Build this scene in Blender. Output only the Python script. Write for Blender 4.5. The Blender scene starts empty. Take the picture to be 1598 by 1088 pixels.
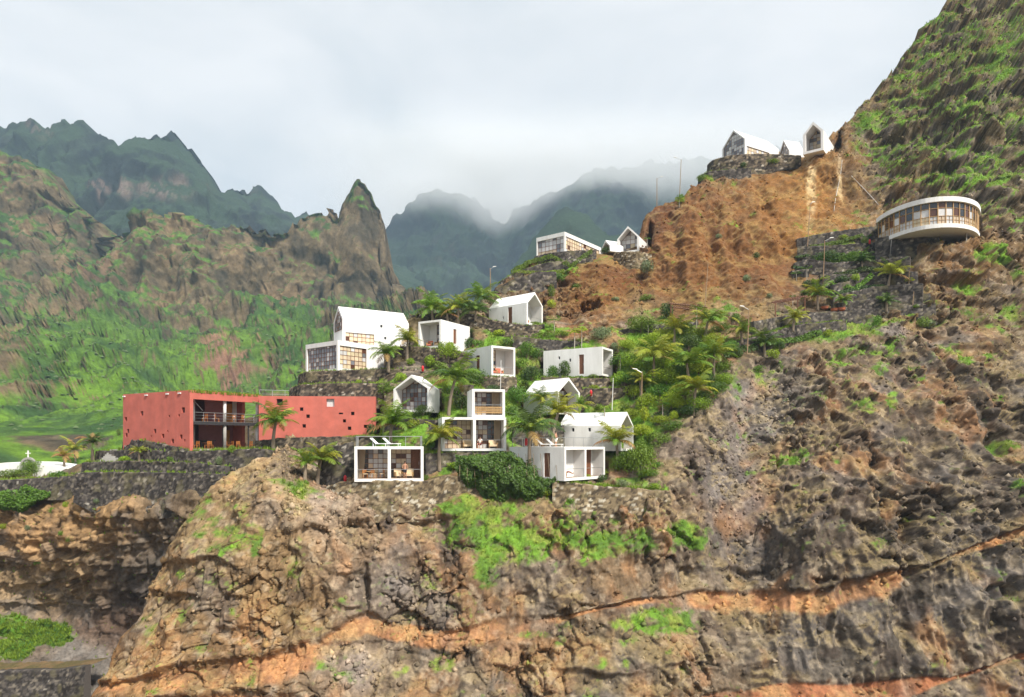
import bpy, math, random
import numpy as np
from mathutils import Vector, Matrix
R = math.radians
rng = np.random.default_rng(7)
random.seed(11)
scn = bpy.context.scene
COL = scn.collection

# ------------------------------------------------------------------ camera
F, CX, HZ = 1065.3, 799.0, 690.0          # focal length, centre column and horizon row of the 1598 px wide photograph
cam_d = bpy.data.cameras.new('camera'); cam = bpy.data.objects.new('camera', cam_d); COL.objects.link(cam)
cam.location = (0, 0, 0); cam.rotation_euler = (R(90), 0, 0)
cam_d.sensor_fit = 'HORIZONTAL'; cam_d.sensor_width = 36; cam_d.lens = 24
cam_d.shift_y = (HZ - 544) / 1598.0
cam_d.clip_start = 0.5; cam_d.clip_end = 20000
scn.camera = cam

# ------------------------------------------------------------------ sky
SUN_EL, SUN_AZ = R(47), R(140)            # azimuth measured clockwise from +Y: the sun stands behind the camera, to the right
w = bpy.data.worlds.new('World'); scn.world = w; w.use_nodes = True
nt = w.node_tree; nt.nodes.clear()
def N(nt, t, **k):
    n = nt.nodes.new(t)
    for a, b in k.items(): setattr(n, a, b)
    return n
wo = N(nt, 'ShaderNodeOutputWorld'); bg = N(nt, 'ShaderNodeBackground'); bg.inputs[1].default_value = 0.1
sky = N(nt, 'ShaderNodeTexSky', sky_type='NISHITA'); sky.sun_disc = False; sky.sun_elevation = SUN_EL; sky.sun_rotation = SUN_AZ
sky.air_density = 1.0; sky.dust_density = 1.5
tc = N(nt, 'ShaderNodeTexCoord'); mp = N(nt, 'ShaderNodeMapping'); mp.inputs['Scale'].default_value = (1.0, 1.0, 2.2)
nz = N(nt, 'ShaderNodeTexNoise'); nz.inputs['Scale'].default_value = 2.6; nz.inputs['Detail'].default_value = 6; nz.inputs['Roughness'].default_value = 0.52
nz.inputs['Distortion'].default_value = 0.4
sp = N(nt, 'ShaderNodeSeparateXYZ')
nt.links.new(tc.outputs['Generated'], mp.inputs[0]); nt.links.new(mp.outputs[0], nz.inputs['Vector']); nt.links.new(tc.outputs['Generated'], sp.inputs[0])
el = N(nt, 'ShaderNodeMath', operation='MULTIPLY_ADD'); el.inputs[1].default_value = 0.85; el.inputs[2].default_value = 0.0   # overcast skies brighten towards the zenith
nt.links.new(sp.outputs[2], el.inputs[0])
sm = N(nt, 'ShaderNodeMath', operation='ADD'); nt.links.new(el.outputs[0], sm.inputs[0])
nm = N(nt, 'ShaderNodeMath', operation='MULTIPLY_ADD'); nm.inputs[1].default_value = 1.7; nm.inputs[2].default_value = -0.60
nt.links.new(nz.outputs['Fac'], nm.inputs[0]); nt.links.new(nm.outputs[0], sm.inputs[1])
cr = N(nt, 'ShaderNodeValToRGB'); e = cr.color_ramp.elements
e[0].position = 0.22; e[0].color = (0.52, 0.60, 0.67, 1)
e[1].position = 0.85; e[1].color = (0.94, 0.95, 0.96, 1)
m_ = e.new(0.50); m_.color = (0.77, 0.81, 0.84, 1)
nt.links.new(sm.outputs[0], cr.inputs[0])
sc_ = N(nt, 'ShaderNodeVectorMath', operation='SCALE'); sc_.inputs['Scale'].default_value = 5.4; nt.links.new(cr.outputs[0], sc_.inputs[0])
mx = N(nt, 'ShaderNodeMix', data_type='RGBA'); mx.inputs[0].default_value = 0.94
nt.links.new(sky.outputs[0], mx.inputs[6]); nt.links.new(sc_.outputs[0], mx.inputs[7])
nt.links.new(mx.outputs[2], bg.inputs[0]); nt.links.new(bg.outputs[0], wo.inputs[0])

# ------------------------------------------------------------------ sun (thin overcast, soft)
sd = bpy.data.lights.new('sun', 'SUN'); sd.energy = 3.1; sd.angle = R(7); sd.color = (1.0, 0.93, 0.82)
sun = bpy.data.objects.new('sun', sd); COL.objects.link(sun)
sdir = Vector((math.sin(SUN_AZ) * math.cos(SUN_EL), math.cos(SUN_AZ) * math.cos(SUN_EL), math.sin(SUN_EL)))
sun.location = (0, 0, 300)
sun.rotation_euler = sdir.to_track_quat('Z', 'Y').to_euler()

vs = scn.view_settings; vs.view_transform = 'Standard'; vs.look = 'None'; vs.exposure = 0.95; vs.gamma = 1.0; vs.use_curve_mapping = False
scn.render.engine = 'CYCLES'
cyc = scn.cycles
cyc.use_denoising = True; cyc.denoising_prefilter = 'ACCURATE'; cyc.denoising_input_passes = 'RGB_ALBEDO_NORMAL'
try: cyc.denoiser = 'OPENIMAGEDENOISE'
except Exception: pass
cyc.max_bounces = 6; cyc.diffuse_bounces = 3; cyc.glossy_bounces = 3; cyc.transmission_bounces = 4; cyc.volume_bounces = 4; cyc.transparent_max_bounces = 6
cyc.use_adaptive_sampling = True; cyc.adaptive_threshold = 0.02
cyc.caustics_reflective = False; cyc.caustics_refractive = False

# ------------------------------------------------------------------ helpers
def P(px, py, Y): return Vector(((px - CX) / F * Y, Y, (HZ - py) / F * Y))
def tag(o, label=None, cat=None, group=None, kind=None):
    for k, v in (('label', label), ('category', cat), ('group', group), ('kind', kind)):
        if v: o[k] = v
    return o
def link(name, me, mat=None, parent=None):
    o = bpy.data.objects.new(name, me); COL.objects.link(o)
    if parent is not None: o.parent = parent
    if mat is not None and me is not None and hasattr(me, 'materials') and len(me.materials) == 0: me.materials.append(mat)
    return o
def empty(name, loc=(0, 0, 0), rz=0):
    o = bpy.data.objects.new(name, None); COL.objects.link(o); o.location = loc; o.rotation_euler = (0, 0, rz); o.empty_display_size = 0.3
    return o
class MB:
    """collects shapes; build() links them as one mesh"""
    def __init__(s): s.v = []; s.f = []
    def add(s, vs, fs):
        n = len(s.v); s.v += [tuple(p) for p in vs]; s.f += [tuple(i + n for i in f) for f in fs]; return s
    def box(s, x0, y0, z0, x1, y1, z1):
        return s.add([(x0,y0,z0),(x1,y0,z0),(x1,y1,z0),(x0,y1,z0),(x0,y0,z1),(x1,y0,z1),(x1,y1,z1),(x0,y1,z1)],
                     [(0,3,2,1),(4,5,6,7),(0,1,5,4),(1,2,6,5),(2,3,7,6),(3,0,4,7)])
    def bar(s, a, b, r, n=6, r2=None):
        a = Vector(a); b = Vector(b); r2 = r if r2 is None else r2
        q = (b - a).to_track_quat('Z', 'Y'); vs = []
        for c, rr in ((a, r), (b, r2)):
            for i in range(n):
                t = 2 * math.pi * i / n; vs.append(c + q @ Vector((math.cos(t) * rr, math.sin(t) * rr, 0)))
        fs = [(i, (i + 1) % n, n + (i + 1) % n, n + i) for i in range(n)] + [tuple(range(n))[::-1], tuple(range(n, 2 * n))]
        return s.add(vs, fs)
    def tube(s, pts, rs, n=6):
        pts = [Vector(p) for p in pts]; vs = []; m = len(pts)
        for k, c in enumerate(pts):
            d = (pts[min(k + 1, m - 1)] - pts[max(k - 1, 0)]); q = d.to_track_quat('Z', 'Y')
            for i in range(n):
                t = 2 * math.pi * i / n; vs.append(c + q @ Vector((math.cos(t) * rs[k], math.sin(t) * rs[k], 0)))
        fs = [(k * n + i, k * n + (i + 1) % n, (k + 1) * n + (i + 1) % n, (k + 1) * n + i) for k in range(m - 1) for i in range(n)]
        fs += [tuple(range(n))[::-1], tuple(range((m - 1) * n, m * n))]
        return s.add(vs, fs)
    def prism(s, poly, y0, y1):
        """polygon given in x,z; extruded along y"""
        n = len(poly)
        vs = [(x, y0, z) for x, z in poly] + [(x, y1, z) for x, z in poly]
        fs = [tuple(range(n)), tuple(range(n, 2 * n))[::-1]] + [((i + 1) % n, i, n + i, n + (i + 1) % n) for i in range(n)]
        return s.add(vs, fs)
    def lathe(s, prof, n=12, c=(0, 0, 0)):
        vs = []; m = len(prof)
        for r, z in prof:
            for i in range(n):
                t = 2 * math.pi * i / n; vs.append((c[0] + r * math.cos(t), c[1] + r * math.sin(t), c[2] + z))
        fs = [(k * n + i, k * n + (i + 1) % n, (k + 1) * n + (i + 1) % n, (k + 1) * n + i) for k in range(m - 1) for i in range(n)]
        fs += [tuple(range(n))[::-1], tuple(range((m - 1) * n, m * n))]
        return s.add(vs, fs)
    def mesh(s, name='mesh', smooth=False):
        me = bpy.data.meshes.new(name); me.from_pydata(s.v, [], s.f); me.update()
        if smooth: me.polygons.foreach_set('use_smooth', [True] * len(me.polygons))
        return me
    def build(s, name, mat, parent=None, smooth=False): return link(name, s.mesh(name, smooth), mat, parent)
def np_mesh(name, V, Q, cols=None, smooth=True, tri=False):
    """fast mesh from numpy arrays (quads or triangles) with an optional colour per vertex"""
    me = bpy.data.meshes.new(name); k = 3 if tri else 4
    me.vertices.add(len(V)); me.vertices.foreach_set('co', np.ascontiguousarray(V, dtype=np.float32).ravel())
    me.loops.add(len(Q) * k); me.loops.foreach_set('vertex_index', np.ascontiguousarray(Q, dtype=np.int32).ravel())
    me.polygons.add(len(Q)); me.polygons.foreach_set('loop_start', np.arange(0, len(Q) * k, k, dtype=np.int32))
    me.update(calc_edges=True)
    if smooth: me.polygons.foreach_set('use_smooth', np.ones(len(Q), dtype=bool))
    if cols is not None:
        a = me.color_attributes.new('col', 'FLOAT_COLOR', 'POINT')
        c4 = np.ones((len(V), 4), dtype=np.float32); c4[:, :3] = cols; a.data.foreach_set('color', c4.ravel())
    return me

# ------------------------------------------------------------------ noise in numpy
_T = rng.random(65536).astype(np.float32)
def _h(ix, iy, iz): return _T[(ix * 7919 + iy * 104729 + iz * 1299709 + ((ix * iy) & 1023) * 31) & 65535]
def vnoise(p):
    i = np.floor(p).astype(np.int64); f = (p - i).astype(np.float32); f = f * f * f * (f * (f * 6 - 15) + 10)
    x, y, z = i[:, 0], i[:, 1], i[:, 2]; fx, fy, fz = f[:, 0], f[:, 1], f[:, 2]
    def L(a, b, t): return a + (b - a) * t
    return L(L(L(_h(x,y,z), _h(x+1,y,z), fx), L(_h(x,y+1,z), _h(x+1,y+1,z), fx), fy),
             L(L(_h(x,y,z+1), _h(x+1,y,z+1), fx), L(_h(x,y+1,z+1), _h(x+1,y+1,z+1), fx), fy), fz) * 2 - 1
def fbm(p, o=4, g=0.5, l=2.03):
    a = 1.0; s = np.zeros(len(p), np.float32); t = 0
    for k in range(o):
        s += a * vnoise(p + 17.3 * k); t += a; a *= g; p = p * l
    return s / t
def ridged(p, o=4, g=0.5):
    a = 1.0; s = np.zeros(len(p), np.float32); t = 0
    for k in range(o):
        s += a * (1 - np.abs(vnoise(p + 9.7 * k)) * 2); t += a; a *= g; p = p * 2.07
    return s / t
def worley(p):
    """F1, F2 and a random value per cell"""
    i = np.floor(p).astype(np.int64); f1 = np.full(len(p), 9.0, np.float32); f2 = f1.copy(); cid = np.zeros(len(p), np.float32)
    for dx in (-1, 0, 1):
        for dy in (-1, 0, 1):
            for dz in (-1, 0, 1):
                cx, cy_, cz = i[:, 0] + dx, i[:, 1] + dy, i[:, 2] + dz
                d = np.sqrt((cx + _h(cx, cy_, cz) - p[:, 0]) ** 2 + (cy_ + _h(cx + 57, cy_, cz) - p[:, 1]) ** 2 + (cz + _h(cx, cy_ + 113, cz) - p[:, 2]) ** 2).astype(np.float32)
                m = d < f1
                f2 = np.where(m, f1, np.minimum(f2, d)); cid = np.where(m, _h(cx + 11, cy_ + 5, cz + 3), cid); f1 = np.where(m, d, f1)
    return f1, f2, cid
def facets(p):
    """broken rock: F1, F2, a random value and a randomly tilted plane per cell"""
    i = np.floor(p).astype(np.int64); f1 = np.full(len(p), 9.0, np.float32); f2 = f1.copy(); cid = np.zeros(len(p), np.float32); tl = np.zeros(len(p), np.float32)
    for dx in (-1, 0, 1):
        for dy in (-1, 0, 1):
            for dz in (-1, 0, 1):
                cx, cy_, cz = i[:, 0] + dx, i[:, 1] + dy, i[:, 2] + dz; h = _h(cx, cy_, cz)
                vx = (p[:, 0] - cx - h).astype(np.float32); vy = (p[:, 1] - cy_ - _h(cx + 57, cy_, cz)).astype(np.float32); vz = (p[:, 2] - cz - _h(cx, cy_ + 113, cz)).astype(np.float32)
                d = np.sqrt(vx * vx + vy * vy + vz * vz); m = d < f1
                f2 = np.where(m, f1, np.minimum(f2, d)); f1 = np.where(m, d, f1); a = _h(cx + 11, cy_ + 5, cz + 3)
                cid = np.where(m, a, cid); tl = np.where(m, vx * (2 * h - 1) * 1.3 + vz * (2 * a - 1.25) * 1.3 + vy * (2 * _h(cx, cy_, cz + 31) - 1), tl)
    return f1, f2, cid, tl
def sstep(a, b, x):
    t = np.clip((x - a) / (b - a), 0, 1); return t * t * (3 - 2 * t)
def tps(pts):
    """thin plate spline through rows (x, y, value); returns a function of two arrays"""
    A = np.array(pts, float); X = A[:, :2] / 400.0; n = len(A)
    def U(r2): return np.where(r2 > 1e-9, r2 * np.log(np.maximum(r2, 1e-9)), 0)
    K = U(((X[:, None] - X[None]) ** 2).sum(2)) + np.eye(n) * 0.004
    Pm = np.hstack([np.ones((n, 1)), X]); M = np.block([[K, Pm], [Pm.T, np.zeros((3, 3))]])
    w_ = np.linalg.solve(M, np.concatenate([A[:, 2], np.zeros(3)]))
    def f(x, y):
        x = np.asarray(x, float) / 400; y = np.asarray(y, float) / 400; s = w_[n] + w_[n + 1] * x + w_[n + 2] * y
        for k in range(n): s = s + w_[k] * U((x - X[k, 0]) ** 2 + (y - X[k, 1]) ** 2)
        return s
    return f

# ------------------------------------------------------------------ materials
MATS = {}
def mat(name, col, rough=0.8, var=0.0, scale=3.0, bump=0.0, bscale=None, metal=0.0, spec=None, rand=0.0, dirt=None, dscale=0.4, trans=0.0):
    """one procedural material: base colour varied by noise, fine bump, optional dirt colour in patches, optional variation per object"""
    m = bpy.data.materials.new(name); m.use_nodes = True; t = m.node_tree; b = t.nodes['Principled BSDF']; MATS[name] = m
    b.inputs['Roughness'].default_value = rough; b.inputs['Metallic'].default_value = metal
    if spec is not None: b.inputs['Specular IOR Level'].default_value = spec
    tcn = N(t, 'ShaderNodeTexCoord')
    rgb = N(t, 'ShaderNodeRGB'); rgb.outputs[0].default_value = (*col, 1); out = rgb.outputs[0]
    if var:
        n = N(t, 'ShaderNodeTexNoise'); n.inputs['Scale'].default_value = scale; n.inputs['Detail'].default_value = 5; n.inputs['Roughness'].default_value = 0.6
        t.links.new(tcn.outputs['Object'], n.inputs['Vector'])
        mr = N(t, 'ShaderNodeMapRange'); mr.inputs[1].default_value = 0.3; mr.inputs[2].default_value = 0.7; mr.inputs[3].default_value = 1 - var; mr.inputs[4].default_value = 1 + var
        t.links.new(n.outputs['Fac'], mr.inputs[0])
        hs = N(t, 'ShaderNodeHueSaturation'); t.links.new(mr.outputs[0], hs.inputs['Value']); t.links.new(out, hs.inputs['Color']); out = hs.outputs[0]
    if dirt:
        n = N(t, 'ShaderNodeTexNoise'); n.inputs['Scale'].default_value = dscale; n.inputs['Detail'].default_value = 7; n.inputs['Roughness'].default_value = 0.68
        mp_ = N(t, 'ShaderNodeMapping'); mp_.inputs['Scale'].default_value = (2.4, 2.4, 0.30); t.links.new(tcn.outputs['Object'], mp_.inputs[0]); t.links.new(mp_.outputs[0], n.inputs['Vector'])
        mr = N(t, 'ShaderNodeMapRange'); mr.inputs[1].default_value = 0.44; mr.inputs[2].default_value = 0.76; mr.inputs[3].default_value = 0; mr.inputs[4].default_value = 0.38
        t.links.new(n.outputs['Fac'], mr.inputs[0])
        mi = N(t, 'ShaderNodeMix', data_type='RGBA'); t.links.new(mr.outputs[0], mi.inputs[0]); t.links.new(out, mi.inputs[6]); mi.inputs[7].default_value = (*dirt, 1); out = mi.outputs[2]
    if rand:
        oi = N(t, 'ShaderNodeObjectInfo'); hs = N(t, 'ShaderNodeHueSaturation')
        m1 = N(t, 'ShaderNodeMapRange'); m1.inputs[3].default_value = 0.5 - rand * 0.10; m1.inputs[4].default_value = 0.5 + rand * 0.10; t.links.new(oi.outputs['Random'], m1.inputs[0]); t.links.new(m1.outputs[0], hs.inputs['Hue'])
        mm = N(t, 'ShaderNodeMath', operation='MULTIPLY'); mm.inputs[1].default_value = 37.7; fr = N(t, 'ShaderNodeMath', operation='FRACT'); t.links.new(oi.outputs['Random'], mm.inputs[0]); t.links.new(mm.outputs[0], fr.inputs[0])
        m2 = N(t, 'ShaderNodeMapRange'); m2.inputs[3].default_value = 1 - rand; m2.inputs[4].default_value = 1 + rand; t.links.new(fr.outputs[0], m2.inputs[0]); t.links.new(m2.outputs[0], hs.inputs['Value'])
        t.links.new(out, hs.inputs['Color']); out = hs.outputs[0]
    t.links.new(out, b.inputs['Base Color'])
    if bump:
        n = N(t, 'ShaderNodeTexNoise'); n.inputs['Scale'].default_value = bscale or scale * 6; n.inputs['Detail'].default_value = 6; n.inputs['Roughness'].default_value = 0.65
        t.links.new(tcn.outputs['Object'], n.inputs['Vector'])
        bp = N(t, 'ShaderNodeBump'); bp.inputs['Strength'].default_value = bump; bp.inputs['Distance'].default_value = 0.05
        t.links.new(n.outputs['Fac'], bp.inputs['Height']); t.links.new(bp.outputs[0], b.inputs['Normal'])
    if trans:
        tl = N(t, 'ShaderNodeBsdfTranslucent'); ad = N(t, 'ShaderNodeMixShader'); ad.inputs[0].default_value = trans
        t.links.new(out, tl.inputs[0]); t.links.new(b.outputs[0], ad.inputs[1]); t.links.new(tl.outputs[0], ad.inputs[2]); t.links.new(ad.outputs[0], t.nodes['Material Output'].inputs[0])
    return m
def mat_vcol(name, rough=0.95, scale=1.2, var=0.35, bump=0.6, bdist=0.12, bscale=2.5, sat=1.0):
    """ground whose own colour comes from the colour attribute of its mesh, with fine grain and relief"""
    m = bpy.data.materials.new(name); m.use_nodes = True; t = m.node_tree; b = t.nodes['Principled BSDF']; MATS[name] = m
    b.inputs['Roughness'].default_value = rough; b.inputs['Specular IOR Level'].default_value = 0.15
    at = N(t, 'ShaderNodeAttribute', attribute_name='col'); tcn = N(t, 'ShaderNodeTexCoord')
    n = N(t, 'ShaderNodeTexNoise'); n.inputs['Scale'].default_value = scale; n.inputs['Detail'].default_value = 8; n.inputs['Roughness'].default_value = 0.72
    t.links.new(tcn.outputs['Object'], n.inputs['Vector'])
    mr = N(t, 'ShaderNodeMapRange'); mr.inputs[1].default_value = 0.32; mr.inputs[2].default_value = 0.68; mr.inputs[3].default_value = 1 - var; mr.inputs[4].default_value = 1 + var
    t.links.new(n.outputs['Fac'], mr.inputs[0])
    hs = N(t, 'ShaderNodeHueSaturation'); hs.inputs['Saturation'].default_value = sat
    t.links.new(at.outputs['Color'], hs.inputs['Color']); t.links.new(mr.outputs[0], hs.inputs['Value']); t.links.new(hs.outputs[0], b.inputs['Base Color'])
    n2 = N(t, 'ShaderNodeTexNoise'); n2.inputs['Scale'].default_value = bscale; n2.inputs['Detail'].default_value = 9; n2.inputs['Roughness'].default_value = 0.7
    t.links.new(tcn.outputs['Object'], n2.inputs['Vector'])
    bp = N(t, 'ShaderNodeBump'); bp.inputs['Strength'].default_value = bump; bp.inputs['Distance'].default_value = bdist
    t.links.new(n2.outputs['Fac'], bp.inputs['Height']); t.links.new(bp.outputs[0], b.inputs['Normal'])
    return m
def lin(r, g, b):
    f = lambda c: (c / 255 / 12.92) if c <= 10 else ((c / 255 + 0.055) / 1.055) ** 2.4
    return (f(r), f(g), f(b))
# ------------------------------------------------------------------ where the houses stand (plan read from the photograph)
class Plan: pass
def plan(A, B, side, px2, b, e, r=None):
    """A, B: front-left and front-right corner (column, distance); side: which flank shows; px2: column of that flank's far edge; b, e, r: rows of base, eave, ridge"""
    q = Plan(); a = Vector(((A[0] - CX) / F * A[1], A[1], 0)); c = Vector(((B[0] - CX) / F * B[1], B[1], 0))
    q.a = a; q.c = c; q.w = (c - a).length; q.x = (c - a) / q.w; q.y = Vector((-q.x.y, q.x.x, 0)); q.side = side
    o = a if side == 'L' else c; k = (px2 - CX) / F
    q.d = (k * o.y - o.x) / (q.y.x - k * q.y.y); q.d = min(max(q.d, 3.0), 16.0)
    q.zb = (HZ - b) / F * o.y; q.ze = (HZ - e) / F * o.y; q.zr = None if r is None else (HZ - r) / F * (a.y + c.y) / 2
    q.rz = math.atan2(q.x.y, q.x.x); q.h = q.ze - q.zb; q.hr = None if r is None else q.zr - q.zb
    q.far = o + q.y * q.d; q.top = min(e, r or e); q.bot = b
    q.edge = [(q.far if side == 'L' else q.a), (q.a if side == 'L' else q.c), (q.c if side == 'L' else q.far)]
    return q
H = {
 'deck':   plan((553, 70), (661, 71.2), 'L', 547, 752, 697),
 'corner': plan((881, 71), (944, 76.8), 'L', 795, 751, 698),
 'lower':  plan((690, 75.5), (790, 76.8), 'L', 677, 704, 651),
 'upper':  plan((737, 76.4), (788, 77.1), 'L', 729, 651, 607),
 'barn':   plan((968.5, 79), (988.6, 82.6), 'L', 872, 704, 664, 643),
 'facing': plan((614, 83.5), (670, 82), 'R', 680, 643, 606, 585),
 'hidden': plan((870, 86), (905, 88.6), 'L', 817, 646, 611, 589.5),
 'cube':   plan((767, 91), (804, 93.3), 'L', 718, 586, 539),
 'long':   plan((940, 93), (956.5, 96.3), 'L', 848, 586, 541),
 'red_chair': plan((653, 97), (688, 95), 'R', 733, 542, 498.5),
 'villa':  plan((520.7, 100.7), (534.7, 97), 'R', 638, 542, 496, 478.4),
 'glass':  plan((477, 96.5), (527, 92), 'R', 605, 578, 531),
 'high':   plan((822, 103), (847, 106), 'L', 763, 506, 472, 456),
 'knoll':  plan((837, 132), (881, 128), 'R', 938, 395, 361.6),
 'link':   plan((938, 134), (952, 131), 'R', 966, 392, 383, 375),
 'peak':   plan((963, 132), (997, 130), 'R', 1014, 392, 369, 353),
 'summit': plan((1127, 166), (1162.5, 160), 'R', 1215, 246, 216, 203),
 'annex':  plan((1214, 162), (1232, 158), 'R', 1256, 243, 235, 219),
 'tower':  plan((1253, 150), (1285, 147.5), 'R', 1309, 234, 203, 190),
 'red':    plan((296, 79), (408, 87.6), 'L', 192, 701, 609),
 'redwall': plan((404, 86.3), (586, 87.5), 'R', 588, 681, 619),
}
def notch(Y, u, v):
    """cut the slope back behind every house so that its visible walls stand free"""
    for k, q in H.items():
        xs = [CX + F * p.x / p.y for p in q.edge]
        depth = 3.4 if k not in ('redwall', 'villa') else 1.5
        if k == 'red': depth = 9
        yw = np.interp(u, xs, [p.y for p in q.edge]) + depth
        m = sstep(xs[0] - 9, xs[0] + 1, u) * (1 - sstep(xs[2] - 1, xs[2] + 9, u)) * sstep(q.top - 12, q.top + 1, v) * (1 - sstep(q.bot - 2, q.bot + 5, v))
        Y = np.where(Y < yw, Y + (yw - Y) * m, Y)
    # room for the curved building on its rock
    m = sstep(1366, 1374, u) * (1 - sstep(1524, 1534, u)) * sstep(300, 308, v) * (1 - sstep(372, 385, v))
    return np.where(Y < 121, Y + (121 - Y) * m, Y)

# ------------------------------------------------------------------ terrain
LAYERS = {}
def sheet(name, u0, u1, du, T, B, rows, depth, disp, colour, mt, jag=2.0, jscale=18.0, post=None, back=10, bstep=0.02, smooth=True, brk=None):
    us = np.arange(u0, u1 + du, du); nu = len(us)
    tt = np.interp(us, [p[0] for p in T], [p[1] for p in T])
    z0 = np.zeros((nu, 3)); z0[:, 0] = us / jscale; z0[:, 1] = len(name) * 3.1
    tt = tt + jag * fbm(z0, 4, 0.6) * 2
    t = np.linspace(0, 1, rows)[:, None]; v = B + (tt[None] - B) * t; u = np.repeat(us[None], rows, 0)
    if brk:                                                     # finer rows on the near cliff than on the slopes above it
        v0, t0 = brk; v2 = np.where(t < t0, B + (v0 - B) * t / t0, v0 + (tt[None] - v0) * (t - t0) / (1 - t0)); wk = sstep(v0 - 10, v0 - 150, tt)[None]; v = v * (1 - wk) + v2 * wk
    Y = depth(u.ravel(), v.ravel()).reshape(u.shape)
    if post is not None: Y = post(Y, u, v)
    G = np.stack([(u - CX) / F * Y, Y, (HZ - v) / F * Y], -1)
    bk = []                                                     # the far side of the ridge falls away behind the skyline
    for j in range(1, back + 1):
        r_ = G[-1].copy(); s = bstep * j * r_[:, 1]; r_[:, 1] += s; r_[:, 2] -= s * (0.15 + 0.09 * j); bk.append(r_)
    G = np.concatenate([G, np.array(bk)], 0); n = G.shape[0]
    U = np.concatenate([u, np.repeat(us[None], back, 0)], 0); V = np.concatenate([v, np.repeat(tt[None], back, 0)], 0)
    def normals(G):
        gu = np.gradient(G, axis=1); gv = np.gradient(G, axis=0); nn = np.cross(gu, gv); nn /= np.linalg.norm(nn, axis=2, keepdims=True) + 1e-9
        return nn
    n0 = normals(G)
    d = disp(G.reshape(-1, 3), U.ravel(), V.ravel(), n0.reshape(-1, 3)).reshape(n, nu)
    D = n0 * (0.36 if brk else 0.55) + np.array([0, -0.62 if brk else -0.42, 0.1]); G2 = G + D * d[..., None]
    n1 = normals(G2)
    C = colour(G2.reshape(-1, 3), U.ravel(), V.ravel(), n1.reshape(-1, 3), d.ravel())
    idx = np.arange(n * nu).reshape(n, nu)
    Q = np.stack([idx[:-1, :-1], idx[:-1, 1:], idx[1:, 1:], idx[1:, :-1]], -1).reshape(-1, 4)
    me = np_mesh(name, G2.reshape(-1, 3), Q, C, smooth=smooth); o = link(name, me, mt); o['kind'] = 'structure'
    LAYERS[name] = (us, G2, n1, rows, C.reshape(n, nu, 3))
    return o
def ground(px, py, layer='cliff_hillside'):
    """the point of a terrain sheet that shows at a column and row"""
    us, G, n1, rows, _ = LAYERS[layer]; j = int(np.clip(round((px - us[0]) / (us[1] - us[0])), 0, len(us) - 1))
    c = G[:rows, j]; pv = HZ - F * c[:, 2] / c[:, 1]; i = int(np.argmin(np.abs(pv - py) + 0.03 * c[:, 1])); return Vector(c[i])
def blob(u, v, L):
    m = np.zeros_like(u)
    for x, y, rx, ry, s in L: m = np.maximum(m, s * (1 - sstep(0.45, 1.25, np.sqrt(((u - x) / rx) ** 2 + ((v - y) / ry) ** 2))))
    return m
def idw(u, v, K, p=3.0):
    num = np.zeros((len(u), 3)); den = np.zeros(len(u))
    for x, y, c in K:
        w_ = 1.0 / ((((u - x) / 100) ** 2 + ((v - y) / 80) ** 2) ** (p / 2) + 0.02); num += w_[:, None] * np.array(lin(*c)); den += w_
    return num / den[:, None]
def mixc(C, c, m): return C * (1 - m[:, None]) + np.asarray(c)[None] * m[:, None]

T1 = [(100,1130),(130,1088),(165,1030),(200,965),(240,890),(265,855),(300,800),(330,765),(350,745),(380,728),(410,718),(440,708),(455,645),(465,614),(480,588),(520,572),(560,545),(600,522),
      (640,500),(680,490),(720,486),(760,464),(780,440),(810,420),(840,402),(880,394),(930,390),(960,388),(990,386),(1000,372),(1004,345),(1020,325),(1060,308),(1095,285),(1110,264),(1150,246),
      (1200,242),(1250,240),(1290,226),(1312,200),(1322,192),(1336,176),(1352,158),(1366,150),(1380,130),(1390,112),(1408,96),(1416,76),(1432,62),(1448,40),(1464,28),(1476,8),(1500,-20),(1560,-90),(1700,-200),(1900,-260)]
D1 = [(140,1080,61),(250,900,66),(300,820,68),(400,730,72),(400,900,64),(400,1088,60),(600,790,70.5),(600,900,66),(600,1088,61),(800,790,71),(800,950,66),(800,1088,61),(1000,800,71),(1000,1000,65),(1100,1088,62),
      (1100,820,72.5),(1150,780,75),(1180,880,73),(1250,900,68),(1300,800,71),(1300,700,79),(1420,820,70),(1400,1000,65),(1500,760,74),(1598,850,68),(1598,1088,61),(1598,650,86),(1750,800,70),(1750,500,100),(1750,1088,60),
      (560,752,73),(735,715,77),(830,750,74),(960,752,76),(1045,762,74),(1080,680,80),(930,712,81),(640,660,82),(560,700,79),(480,745,72.5),(450,715,75),(500,682,90),(560,640,90),(500,606,92.5),
      (640,600,88),(740,640,84),(860,660,87),(765,600,92),(900,600,94),(980,640,88),(1080,600,88),(1150,560,91),(540,578,95),(670,560,96),(620,540,98),(800,520,104),(850,520,104),(950,520,101),(1060,530,97),(1120,500,101),(1200,530,97),
      (465,612,93),(520,570,99),(600,520,104),(680,488,108),(760,462,114),(810,440,122),(810,420,128),(880,393,136),(985,386,136),(1003,345,139),(1095,285,150),(1150,246,170),(1250,240,164),(1312,200,158),(1420,75,185),(1500,-20,200),(1700,-200,225),(1900,-260,230),
      (930,425,123),(960,470,113),(900,490,108),(870,440,120),(1050,450,116),(1060,400,123),(1150,430,114),(1150,350,130),(1100,310,142),(1200,290,146),(1270,330,139),(1200,400,122),(1280,270,147),(1268,246,149.5),(1292,244,149),(1350,320,138),(1350,250,150),
      (1300,375,124),(1350,440,112),(1400,395,117),(1380,490,104),(1250,490,106),(1250,440,114),(1475,378,111),(1475,430,107),(1500,450,106),(1598,400,116),(1450,550,97),(1598,540,96),(1350,560,94),(1250,600,89),(1200,680,83),
      (1500,295,127),(1598,280,127),(1420,270,140),(1500,150,150),(1598,100,155),(1400,180,160),(1750,250,140),(1750,0,180)]
fd1 = tps(D1)
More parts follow.
